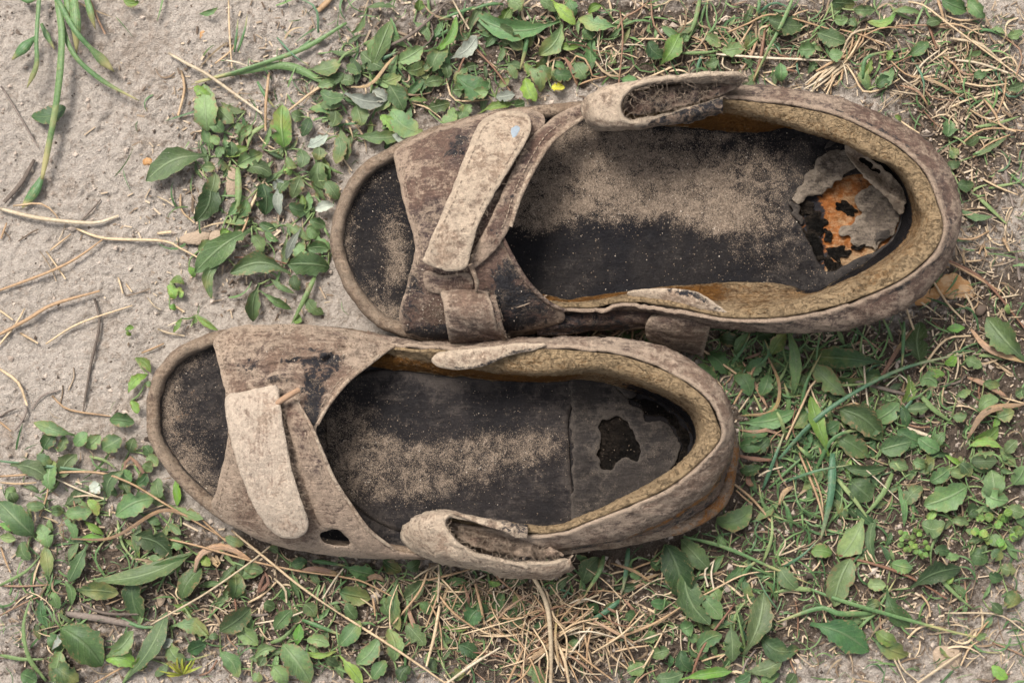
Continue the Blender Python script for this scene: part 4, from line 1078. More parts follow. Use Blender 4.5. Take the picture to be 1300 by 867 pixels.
# leaves seen one by one: tile origin, then "base x y, tip x y, width, tone" at three steps per u
TILES = {0: (0, 0), 1: (433, 0), 2: (866, 0), 3: (0, 289), 4: (433, 289), 5: (866, 289), 6: (0, 578), 7: (433, 578), 8: (866, 578)}
LEAVES = {
    0: """790 500 775 320 85;830 410 890 470 60;800 450 850 505 55;800 595 555 690 90;800 520 835 550 40;880 600 880 540 50;850 560 825 600 40;770 640 820 640 45;820 660 800 745 50;800 690 745 845 80 d
    905 630 1000 585 60;935 640 1035 665 55;1082 562 1075 400 78 l;1000 700 1010 820 82 d;1145 570 1145 640 60;1215 560 1210 612 60;1145 675 1112 755 48;1215 615 1237 722 60;1288 520 1280 625 50;1110 430 1160 450 50
    1275 420 1262 485 60;1175 265 1299 240 55;1240 295 1310 280 40 d;1220 350 1310 370 60;1170 560 1250 515 40 p;1078 690 1065 820 35 p;1200 800 1272 780 36 p;1085 640 1110 665 40 l;1100 780 1180 800 60 d;1160 800 1150 740 24 l
    1220 400 1300 400 50;900 470 935 520 45;960 480 910 520 35;1090 600 1130 640 40;1240 690 1290 760 60;1180 840 1240 860 50;940 760 900 830 45 d;250 410 120 445 64 d;760 55 830 30 22;470 0 530 10 40 l;740 330 800 390 40 l
    1040 720 1080 690 40 p;1180 450 1150 520 40 d;870 820 920 740 40;1100 690 1060 740 36;1280 310 1210 330 44""",
    1: """110 280 190 80 62;75 200 165 262 60;220 235 312 180 72;345 272 402 178 76;410 140 455 90 46;250 270 332 230 50;415 222 517 138 56 p;15 355 165 392 60 p;185 490 292 515 45 p;388 240 408 300 42;320 320 392 308 50
    425 345 470 345 56;500 355 560 350 50;335 412 415 395 56;385 470 430 410 56;437 455 470 398 52;470 440 496 398 40;530 430 652 395 32 l;185 325 240 422 76;140 320 230 290 60;190 420 312 508 92;50 515 232 520 50
    60 400 80 480 70;10 620 60 700 60;-5 480 22 612 52;-5 300 52 312 50;440 290 572 330 82 d;590 372 662 360 40 p;832 80 508 62 76;570 75 692 190 62;842 85 755 212 66;1052 100 903 72 60;800 0 892 95 44 l;868 0 890 62 50
    815 160 912 178 26 l;760 0 822 42 40;890 240 932 302 72;1215 250 1290 128 62 l;1170 160 1232 218 62 d;808 280 880 292 62 d;760 250 790 312 60;720 260 762 352 52;700 300 742 388 50 l;660 402 700 390 50;1070 305 1130 312 50
    800 335 852 335 36 y;292 42 300 0 42 l;120 345 180 380 60 p;260 380 330 384 22 l;20 250 90 270 44;100 30 210 30 20;90 60 40 130 22;310 270 350 230 40;150 130 110 230 46;480 260 440 330 40 d;600 330 640 300 36;540 120 560 155 40 d
    640 250 670 300 40;700 240 720 290 30 l;150 440 200 500 40 l;70 560 130 600 40;330 210 440 60 32 l;640 0 690 40 70;920 120 960 150 44 d;990 20 940 50 36 l""",
    2: """85 135 148 178 46;150 195 243 180 50;330 75 470 100 72 d;445 190 507 190 72;515 125 622 162 60;560 205 612 205 60;375 312 375 240 52;570 10 660 18 60;578 75 632 72 46;655 40 737 38 42;825 35 705 85 30 l;910 52 800 42 26
    990 0 1088 42 72 d;1090 0 1152 72 62;715 350 688 232 42;735 318 808 270 50;1010 522 1015 455 56;1020 600 1052 568 48 d;1010 625 1060 622 40 d;1240 140 1299 120 40;1240 340 1305 320 36;810 440 835 460 22 l;1060 800 1182 825 26
    1050 700 1112 705 52 d;930 90 990 80 40;870 210 940 160 44 d;780 230 800 190 30 l;1110 290 1160 280 40 d;660 100 640 70 40;0 160 20 130 40;90 250 140 230 40;1180 110 1230 130 20;1100 210 1140 200 24;240 230 260 260 30
    690 300 720 220 26 l;740 330 800 300 40 d;1080 550 1130 520 30;1100 600 1240 520 18""",
    3: """972 0 742 172 86;870 120 805 272 42;755 90 820 66 60;1108 175 876 172 76;1255 150 1095 140 82;985 215 963 358 52;990 240 1112 312 26;1135 130 1140 55 60;1252 82 1168 82 56;1170 0 1212 42 60;1165 268 1232 330 42
    1118 180 1138 240 50 d;960 30 1002 92 52;1030 195 1122 250 22;1150 0 1090 122 30 p;650 205 702 215 36 l;665 272 640 218 42 l;692 268 682 225 30 l;645 300 672 310 26 l;745 335 832 392 20 l;692 345 660 400 20 l
    480 385 510 380 22 l;480 400 500 410 18 l;515 495 575 552 32 l;562 558 488 628 36 l;498 660 525 708 36 l;555 590 580 600 32;285 790 128 742 46;165 842 208 778 60 d;222 852 246 790 42;285 830 332 780 56;330 838 382 790 60
    388 842 462 800 76;418 730 512 742 62 d;492 852 510 800 52;550 830 572 870 50;1120 365 1140 330 30 l;720 150 740 190 30 l;735 365 745 340 20 l;860 10 880 60 34 l;840 30 870 10 34 l""",
    5: """772 515 483 488 76 d;905 505 908 358 96;1310 510 1160 342 96;640 650 498 518 72;730 735 828 668 80;858 690 942 680 46;600 690 765 805 92 d;600 800 705 870 92 d;820 770 920 820 62 d;755 845 872 815 70;900 800 980 850 66
    218 742 435 698 56;220 830 312 830 70 d;340 482 392 400 52 l;422 640 404 390 40;560 870 488 640 52 l;700 560 762 582 60 d;1000 520 1042 480 40 l;1078 500 1142 530 42;1130 690 1205 650 62;1200 720 1265 700 60;1110 812 1205 760 52 l
    1228 855 1275 808 52;1095 830 1218 838 36 l;1030 720 1085 715 42;1008 385 1078 382 30 l;905 580 972 602 72;200 482 252 400 30;100 480 170 560 70 d;120 600 60 520 80 d;240 560 320 500 60 d;260 640 200 560 70 d;330 560 300 640 60
    140 420 220 440 60 d;280 420 350 410 50 d;230 790 330 770 60 d;330 800 250 850 60 d;420 560 480 600 50 d;480 700 420 760 50 d;540 780 600 740 60 d;700 780 780 740 50 d;830 830 790 870 50 l;1000 780 960 840 50;1150 590 1210 600 40
    1270 640 1310 620 50;1050 640 1100 620 36;940 540 1000 560 40 l;560 600 600 660 40 d;1240 290 1245 330 20 l""",
    6: """125 302 -5 175 86;188 348 148 262 66;112 398 82 328 56;185 482 172 345 46;100 190 170 190 46;40 140 60 180 50;195 215 240 215 40;250 225 352 212 52;335 168 372 230 46 l;440 228 587 162 76;410 162 470 58 50;230 82 292 -5 72
    40 35 182 85 62;190 130 205 20 60;332 340 262 482 52;275 512 452 525 66 d;200 520 225 582 40;735 368 358 478 62;725 380 560 462 56;520 405 532 638 76 d;508 310 655 388 82 d;310 315 398 315 30 l;690 542 768 428 66 d
    470 865 636 595 66;650 650 795 682 60;715 745 785 715 60 d;795 690 832 690 32;640 715 705 785 56;395 772 508 668 56;235 655 390 800 150 d;188 680 232 742 62 d;198 738 275 645 28 p;840 748 908 845 56;838 668 955 580 72
    900 660 982 722 70;888 545 893 438 62 d;858 310 928 340 46;668 200 775 242 42;608 162 602 85 56;928 430 1002 442 40;970 770 1052 735 40;985 800 1010 760 44;1078 718 1182 865 90;1040 800 1092 870 70;1045 660 1112 588 62
    1130 720 1142 640 36 l;1168 700 1255 722 46;1158 565 1202 612 60;1005 565 1048 580 52;1080 500 1092 552 50 d;1150 745 1285 742 22 l;395 300 320 250 26 l;0 260 70 280 30 l;0 310 60 320 40;560 240 610 260 40;640 260 690 300 30
    460 60 500 100 60;520 110 560 70 50 d;540 40 580 60 50;560 0 600 40 50;140 0 200 30 40 d;200 790 300 860 90 d;230 745 200 860 60;80 830 140 860 70 d;600 720 660 700 40 p;400 770 520 800 60 l;960 840 1000 850 44;1240 770 1290 800 44 d
    700 340 640 340 50;770 380 800 420 40 l;380 110 340 130 60 p;1110 420 1170 400 50 d;1060 370 1020 350 30;560 770 500 810 50 l;60 150 20 130 60;640 800 590 840 30""",
    7: """10 422 132 458 52;-5 520 112 545 82 d;215 470 222 668 52;240 545 312 478 70;160 540 188 612 42;-5 722 72 628 62;60 792 142 698 64;202 782 180 658 60;250 640 322 722 70;-5 760 82 870 42 l;480 642 532 578 80 d;390 652 495 655 18 l
    448 720 522 772 52 d;708 800 785 870 52;1240 340 1305 545 130 d;920 482 982 388 80 d;1085 600 1120 620 50 d;1150 700 1210 690 50;1200 850 1305 828 52;940 570 980 600 42 d;250 430 300 400 50;520 560 560 600 44 d;160 400 230 440 60 d
    560 480 610 490 22 l;300 560 350 600 50 d;640 620 700 650 40 d;1000 600 1040 560 50 d;1180 400 1230 430 50 d;1100 450 1140 470 40;1050 700 1110 680 44 d;380 780 420 740 20;60 620 20 560 50;1180 560 1250 560 50 d;900 700 860 760 36
    120 850 170 780 60;220 860 260 800 60 d;1180 760 1250 740 60;1090 820 1160 800 60;60 470 110 480 50 d;420 850 470 820 50 d""",
    8: """100 432 -5 318 72;15 395 105 645 98;60 520 152 622 62;130 255 268 192 92 d;235 758 312 518 86;300 690 448 738 76 d;185 640 192 785 62;58 742 152 682 62;245 822 382 778 62;-5 740 42 822 62 d;-5 660 40 640 72;-5 852 192 820 40 l
    370 425 440 512 70;692 230 598 392 82;642 392 578 575 92;742 412 735 240 36;488 640 712 745 102 d;720 690 862 762 62 d;780 510 865 655 62 d;868 505 1062 428 72 d;705 490 777 495 56;700 580 755 560 46;740 670 818 722 50 l
    798 410 878 430 60;490 365 572 372 60 l;820 110 845 272 26;590 25 782 45 42 d;640 95 722 170 112 d;788 30 862 50 56;850 185 916 118 70;1085 120 920 190 112;912 262 1002 258 76;945 100 1022 45 52;1018 62 1088 60 46;1100 20 1202 20 62 d
    1185 165 1178 55 92;1140 132 1242 172 82;1240 200 1305 222 62;1260 110 1305 40 72;1030 245 1092 262 42;1100 380 1165 400 82 d;1180 360 1222 392 52 d;1215 425 1272 440 56;1240 520 1285 562 82 d;1090 230 1140 210 62 d;1210 345 1180 300 50
    1010 490 1030 455 24 l;1180 800 1240 850 40 l;560 160 610 240 30;430 830 400 870 50;300 860 370 830 40;140 300 170 360 30;960 360 1020 370 50 d;1170 450 1220 470 50 d;900 60 960 20 60 d;1060 30 1100 80 50;1250 280 1305 300 60
    880 20 930 40 50;1220 600 1180 560 40;250 20 200 60 60 d;220 60 300 40 40 d;620 240 600 200 40 d;1120 700 1160 680 30;70 700 20 680 40 d;140 560 110 500 40;260 830 200 860 50 d""",
}
FILL = [(340, 210, 90, 85, 26, ''), (470, 110, 70, 70, 16, ''), (590, 60, 110, 60, 20, ''), (760, 55, 110, 40, 12, ''), (1000, 50, 110, 45, 14, ''), (1010, 470, 90, 60, 24, 'd'), (1120, 560, 120, 60, 24, 'd'),
        (1240, 620, 60, 80, 16, ''), (1010, 610, 60, 50, 8, 'd'), (930, 760, 60, 70, 16, 'd'), (1160, 760, 110, 70, 10, ''), (560, 780, 90, 60, 18, 'd'), (720, 760, 80, 50, 12, 'd'), (380, 790, 80, 60, 14, ''),
        (130, 660, 110, 60, 22, ''), (240, 740, 80, 60, 10, ''), (60, 790, 50, 50, 8, 'd'), (360, 330, 70, 40, 6, ''), (1080, 680, 60, 50, 6, 'd'), (800, 425, 60, 12, 8, 'd'), (860, 820, 60, 40, 10, 'd'), (500, 180, 40, 20, 6, '')]


def region(x, y):
    if y < 130 and x >= 880: return 'in dry grass beside the orange-patched sandal'
    if x > 880 and y < 400: return 'behind the heel of the orange-patched sandal'
    if x >= 735 and y < 130: return "by the orange-patched sandal's folded strap"
    if x >= 430 and y < 210: return "along the orange-patched sandal's toe strap"
    if x >= 210 and y < 345: return 'in the mat before the orange-patched toe'
    if y < 345: return 'on the bare pale sand'
    if x < 200 and y < 520: return 'on the sand with orange stalks'
    if x < 430 and y < 440: return 'between the two toe caps'
    if x < 200 and y < 640: return 'before the toe of the dusty sandal'
    if x < 440: return "beside the dusty sandal's toe strap"
    if y > 640 and x < 930: return 'in straw tangle by the dusty sandal'
    if y < 470 and x < 930: return 'in the shaded gap between the sandals'
    if y < 600: return 'in dense weeds behind the dusty heel'
    if x > 1180: return 'in leaf cluster around the bright clover'
    return 'on open humus past the dusty heel'


items = []          # (bx, by, tx, ty, w, tone, level)
for t, txt in LEAVES.items():
    ox, oy = TILES[t]
    for e in txt.replace('\n', ';').split(';'):
        q = e.split()
        if not q: continue
        v = [float(a) / 3 for a in q[:5]]; v[4] *= 1.1 if v[4] < .6 * math.hypot(v[2] - v[0], v[3] - v[1]) else .92
        items.append((ox + v[0], oy + v[1], ox + v[2], oy + v[3], v[4], q[5] if len(q) > 5 else '', 1))
r = np.random.default_rng(11)
for cx, cy, rx, ry, n, tone in FILL:
    for _ in range(int(n * 1.45)):
        a, q = r.uniform(0, 6.283), math.sqrt(r.uniform(0, 1))
        x, y = cx + rx * q * math.cos(a), cy + ry * q * math.sin(a)
        a2 = r.uniform(0, 6.283); L = r.uniform(13, 40)
        w = L * r.uniform(.3, .6) if L < 22 else L * r.uniform(.2, .42)
        items.append((x, y, x + L * math.cos(a2), y + L * math.sin(a2), w, tone if r.uniform() < .7 else r.choice(['', 'd', 'l', '']), 0))

FA_, FB_ = FOOT_A[::6], FOOT_B[::6]


def under_sole(x, y):
    return bool(inpoly(np.array([x]), np.array([y]), FA_)[0] or inpoly(np.array([x]), np.array([y]), FB_)[0])


# gather leaves into plants by where they spring from
plants = []
for it in items:
    bx, by = it[0], it[1]
    if under_sole(it[2], it[3]) or under_sole((bx + it[2]) / 2, (by + it[3]) / 2):
        continue
    best = None
    for p in plants:
        if len(p['l']) < 9 and not (it[6] == 0 and len(p['l']) > 7):
            dd = math.hypot(p['x'] - bx, p['y'] - by)
            if dd < 34 and region(p['x'], p['y']) == region(bx, by) and (best is None or dd < best[0]):
                best = (dd, p)
    if best:
        p = best[1]; p['l'].append(it)
    else:
        plants.append({'x': bx, 'y': by, 'l': [it]})
NUM = ['', 'one', 'two', 'three', 'four', 'five', 'six', 'seven', 'eight', 'nine']
TONE = {'': 'green', 'd': 'dark green', 'l': 'bright green', 'p': 'silvery', 'y': 'yellowish'}
for p in plants:
    tones = [i[5] for i in p['l']]
    tone = max(set(tones), key=tones.count)
    big = np.mean([math.hypot(i[2] - i[0], i[3] - i[1]) for i in p['l']])
    asp = np.mean([i[4] / math.hypot(i[2] - i[0], i[3] - i[1]) for i in p['l']])
    shape = 'round' if asp > .85 else 'roundish' if asp > .68 else 'oval' if asp > .52 else 'elongated' if asp > .4 else 'long' if asp > .28 else 'narrow'
    size = 'tiny' if big < 18 else 'small' if big < 25 else 'medium' if big < 33 else 'large' if big < 48 else 'big'
    alt = sorted(set(tones) - {tone}, key=tones.count)
    tname = TONE[tone] + (' and ' + {'': 'green', 'd': 'dark', 'l': 'bright', 'p': 'silvery', 'y': 'yellowish'}[alt[-1]] if alt and tone == '' else '')
    n = len(p['l'])
    x, y = p['x'], p['y']
    g0 = gz(x, y)
    lab = f"{size if len(tname.split()) < 3 or n == 1 else size} weed with {NUM[n]} {shape} {tname} {'leaf' if n == 1 else 'leaves'} {region(x, y)}"
    root = empty('broadleaf_weed', x, y, g0, lab, 'weed', 'weeds ' + region(x, y))
    r = np.random.default_rng(int(x * 31 + y * 17) + 5)
    for (bx, by, tx, ty, w, tn, lvl) in p['l']:
        L = math.hypot(tx - bx, ty - by)
        zb = gz(bx, by); zt = gz(tx, ty)
        asp = w / L
        shp = 'oval' if asp > .5 else ('spoon' if (L > 42 and asp > .18) else 'lance')
        base = zb + (r.uniform(3, 10) if lvl else r.uniform(1, 4))
        tip = zt + (r.uniform(5, 16) if lvl else r.uniform(2, 6))
        if tn == 'd' and lvl: base -= 2; tip -= 4
        near = min(polydist(np.array([tx]), np.array([ty]), FA_)[0], polydist(np.array([tx]), np.array([ty]), FB_)[0])
        if shp == 'oval' and lvl:
            base += 4
        lift = min(L * r.uniform(.08, .22), 16) * (1 if lvl else .6)
        v, f, lu, lv = leaf_geo(bx, by, tx, ty, w, base, tip, lift, L * r.normal(0, .09), r.uniform(.05, .75), shp, r)
        fl = [f] if r.uniform() < .5 else [f]
        build('leaf', v, fl, M[KM[tn]], root, {'lu': lu, 'lv': lv})
        # the stalk that carries a leaf back to the plant's foot
        if (bx - x) ** 2 + (by - y) ** 2 > 16:
            mx, my = (bx + x) / 2 + r.normal(0, 3), (by + y) / 2 + r.normal(0, 3)
            tube('stem', [(x, y, g0 - 1), (mx, my, (g0 + base) / 2 + 2), (bx, by, base)], [1.5, 1.2, 1.0], M['stem'], root, 5)

# clover with bright leaflets
for (cx, cy, rad, pts, lab) in ((1262, 668, 8, [(0, 0), (-12, -10), (-18, 6), (-5, 12), (12, -16), (14, 20), (26, 8)], 'bright green clover sprig with round leaflets'),
                                (1160, 690, 5, [(0, 0), (-14, -12), (-16, -2), (-8, 10), (6, 8), (12, 12), (16, 2), (4, -14), (-4, -6)], 'tiny pale green clover creeping over humus')):
    root = empty('clover', cx, cy, gz(cx, cy), lab, 'clover')
    r = np.random.default_rng(int(cx))
    for dx, dy in pts:
        for k in range(3):
            a = r.uniform(0, 6.28) + k * 2.1
            hx, hy = cx + dx, cy + dy
            zz = gz(hx, hy) + r.uniform(10, 22)
            v, f, lu, lv = leaf_geo(hx, hy, hx + rad * 1.5 * math.cos(a), hy + rad * 1.5 * math.sin(a), rad * 1.35, zz, zz + r.uniform(-2, 3), 1.5, 0, .15, 'oval', r, 9)
            build('leaflet', v, [f], M['leaf_light'], root, {'lu': lu, 'lv': lv})
        tube('stem', [(cx, cy, gz(cx, cy)), (cx + dx * .6, cy + dy * .6, zz - 6), (cx + dx, cy + dy, zz)], [.9, .7, .6], M['stem'], root, 5)
# small star of narrow yellow-green leaves
root = empty('seedling', 232, 856, gz(232, 856), 'spiky yellow-green seedling star by a reddish stalk', 'seedling')
r = np.random.default_rng(3)
for k in range(16):
    a = -math.pi * .5 + r.uniform(-1.9, 1.6); L = r.uniform(18, 34)
    zz = gz(232, 856)
    v, f, lu, lv = leaf_geo(232, 856, 232 + L * math.cos(a), 856 + L * math.sin(a), 3.2, zz + 2, zz + r.uniform(6, 20), 4, r.normal(0, 2), .3, 'lance', r, 8)
    build('leaf', v, [f], M['leaf_yellow'], root, {'lu': lu, 'lv': lv})

# ------------------------------------------------------------------ grass blades and stalks
def blade_obj(name, path, w, mat, parent=None, fold=.14, prof=None):
    n = max(8, int(sum(math.hypot(b[0] - a[0], b[1] - a[1]) for a, b in zip(path, path[1:])) / 8))
    c = spline(path, n)
    t = np.gradient(c[:, :2], axis=0); t /= np.linalg.norm(t, axis=1)[:, None] + 1e-9
    pn = np.stack([-t[:, 1], t[:, 0]], -1)
    s = np.linspace(0, 1, n)
    hw = w / 2 * (np.interp(s, [a[0] for a in prof], [a[1] for a in prof]) if prof else np.clip(1.15 * (1 - s) ** .5, .08, 1) * np.clip(.55 + s * 2, 0, 1))
    hw = hw * (1 + .12 * fbm(s * 100, s * 0 + w * 7, 14, 2, int(w * 10)))
    u = np.array([-1, 0, 1.0])
    tw = .5 * fbm(s * 100, s * 0 + path[0][0], 40, 2, 5)
    V = np.zeros((n, 3, 3))
    V[..., :2] = c[:, None, :2] + pn[:, None] * (u[None] * hw[:, None])[..., None]
    V[..., 2] = c[:, None, 2] + (np.abs(u)[None] * fold + u[None] * tw[:, None]) * hw[:, None]
    v, f = shell(V.reshape(-1, 3), grid_faces(n, 3), .5)
    lu = np.tile(u, n); lv = np.repeat(s, 3)
    return build(name, v, f, mat, parent, {'lu': np.r_[lu, lu], 'lv': np.r_[lv, lv]})


def ground_path(t, txt, lift, r, wig=1.2):
    ox, oy = TILES[t]
    q = [float(a) / 3 for a in txt.split()]
    pts = [(ox + q[i], oy + q[i + 1]) for i in range(0, len(q), 2)]
    n = len(pts)
    return [(x + r.normal(0, wig * .4), y + r.normal(0, wig * .4), gz(x, y) + 2 + lift * (.35 + .65 * math.sin(math.pi * (i + .3) / (n - .4))) + r.uniform(-1, 1)) for i, (x, y) in enumerate(pts)]


# tile, path, width, kind (g green, u blue-green, l light), lift
BLADES = [(1, '690 80 705 160 680 270', 20, 'g', 16), (2, '430 -20 380 90 330 180 268 312', 15, 'g', 18), (0, '1320 85 1150 190 930 262 725 322', 19, 'g', 10), (0, '1245 322 1100 252 950 270 740 316', 32, 'g', 8),
          (7, '1000 380 985 440 925 532', 20, 'g', 20), (7, '1095 350 1085 440 1072 522', 20, 'u', 14), (7, '1232 338 1210 400 1160 450', 12, 'g', 12), (7, '1062 552 1000 600 918 642', 22, 'u', 12), (7, '380 650 385 700 430 760', 18, 'l', 10),
          (8, '572 -10 568 150 528 322', 32, 'u', 26), (8, '5 308 160 350 330 420 495 492', 15, 'g', 16), (8, '490 510 650 565 1000 662 1180 702', 16, 'g', 16), (8, '500 512 430 508 345 522', 20, 'l', 10),
          (8, '720 600 600 600 520 580 355 638', 22, 'g', 18), (8, '590 88 650 160 712 245', 18, 'l', 14), (8, '800 70 760 150 690 235', 22, 'l', 16), (8, '975 298 950 360 948 425', 12, 'l', 12), (8, '958 440 1030 520 1112 588', 16, 'l', 14),
          (5, '370 880 480 760 600 662 830 542 1115 468', 18, 'u', 22), (5, '846 355 842 450 836 535', 16, 'g', 26), (5, '905 632 960 690 1032 742', 22, 'l', 10), (5, '260 560 330 480 310 420', 14, 'g', 12), (5, '190 520 230 460 260 400', 16, 'g', 12),
          (6, '0 22 180 40 350 62 470 100', 13, 'u', 12), (6, '-5 498 100 440 160 375', 14, 'l', 8), (6, '180 862 110 770 90 650 120 540', 18, 'l', 10), (6, '800 700 740 640 690 560', 14, 'l', 10), (6, '470 870 520 790 560 720', 16, 'l', 8), (6, '1030 715 1080 690 1132 635', 16, 'l', 8),
          (6, '0 762 90 775 185 775', 16, 'l', 8), (6, '340 2 400 20 445 55', 12, 'l', 8), (6, '1190 400 1250 405 1320 420', 18, 'g', 8), (6, '1150 625 1220 650 1310 690', 18, 'g', 8), (6, '450 260 470 340 520 405', 12, 'l', 8), (3, '1230 -5 1245 20 1260 45', 10, 'l', 10),
          (3, '1200 185 1160 270 1110 370', 22, 'l', 14), (0, '905 640 905 750 888 870', 26, 'l', 12), (0, '1010 480 960 510 940 570', 18, 'l', 10), (0, '1230 625 1270 650 1310 665', 14, 'l', 10), (1, '510 30 430 55 370 80', 14, 'g', 12), (1, '620 15 560 20 480 45', 14, 'g', 10),
          (2, '70 -10 50 80 15 170', 18, 'l', 12), (2, '295 -10 290 30 280 70', 14, 'g', 14), (2, '690 300 700 225 790 192', 16, 'g', 14), (2, '0 205 100 200 150 188', 14, 'l', 8), (2, '1110 590 1180 560 1250 510', 14, 'g', 8), (2, '1120 485 1200 470 1290 445', 14, 'l', 8),
          (2, '1125 745 1180 800 1240 860', 16, 'l', 6), (0, '905 200 930 120 945 60', 10, 'g', 18), (0, '890 200 900 130 905 70', 10, 'g', 14), (0, '980 310 1010 370 1050 415', 14, 'g', 8), (3, '745 335 790 360 832 395', 12, 'l', 8)]
BL = {'g': ('blade', 'green'), 'u': ('blade_blue', 'blue-green'), 'l': ('stem', 'light green')}
for i, (t, txt, w, k, lift) in enumerate(BLADES):
    r = np.random.default_rng(100 + i)
    pth = ground_path(t, txt, lift, r)
    o = blade_obj('grass_stalk', pth, w / 3, M[BL[k][0]])
    mid = pth[len(pth) // 2]
    kind = 'broad' if w > 20 else 'thin' if w < 14 else 'narrow'
    tag(o, f"{kind} {BL[k][1]} grass stalk {region(mid[0], mid[1])}", 'grass', 'grass stalks ' + region(mid[0], mid[1]))

# the tuft drooping over the bare sand
tuft = empty('grass_tuft', 75, -14, gz(75, -14), 'green grass tuft with drooping blades hanging over bare pale sand', 'grass')
TUFT = [('215 -30 235 150 215 400 160 685', 26, [(0, 1), (.9, .9), (1, .5)], 26), ('150 -30 140 150 138 250 103 338', 22, [(0, .8), (.6, .7), (.85, 1), (1, .1)], 30), ('138 140 90 185 43 228', 46, [(0, .2), (.5, 1), (1, .1)], 22),
        ('165 668 132 730 85 795', 42, [(0, .3), (.3, .8), (.6, 1), (.85, .6), (1, .05)], 6), ('215 -10 280 110 340 180 435 275', 44, [(0, .45), (.55, .45), (.62, .3), (.82, 1), (1, .1)], 30), ('220 30 270 190 380 300 530 385', 22, [(0, .9), (.7, .8), (1, .15)], 22),
        ('280 -30 292 80 290 205', 42, [(0, .7), (.6, 1), (1, .1)], 26), ('325 -30 345 50 362 112', 26, [(0, .8), (.6, 1), (1, .1)], 20), ('155 90 180 140 210 190', 24, [(0, .5), (.5, 1), (1, .1)], 12), ('75 -10 110 5 150 -5', 26, [(0, .5), (.5, 1), (1, .2)], 14),
        ('250 -30 262 40 270 90', 30, [(0, .8), (.5, 1), (1, .1)], 18)]
for i, (txt, w, prof, lift) in enumerate(TUFT):
    r = np.random.default_rng(300 + i)
    blade_obj('blade', ground_path(0, txt, lift, r), w / 3, M['blade'], tuft, .12, prof)
tube('dry_stem', ground_path(0, '335 -20 360 50 402 130', 14, r), [1.8, 1.6, 1.2], M['straw_brown'], tuft, 6)

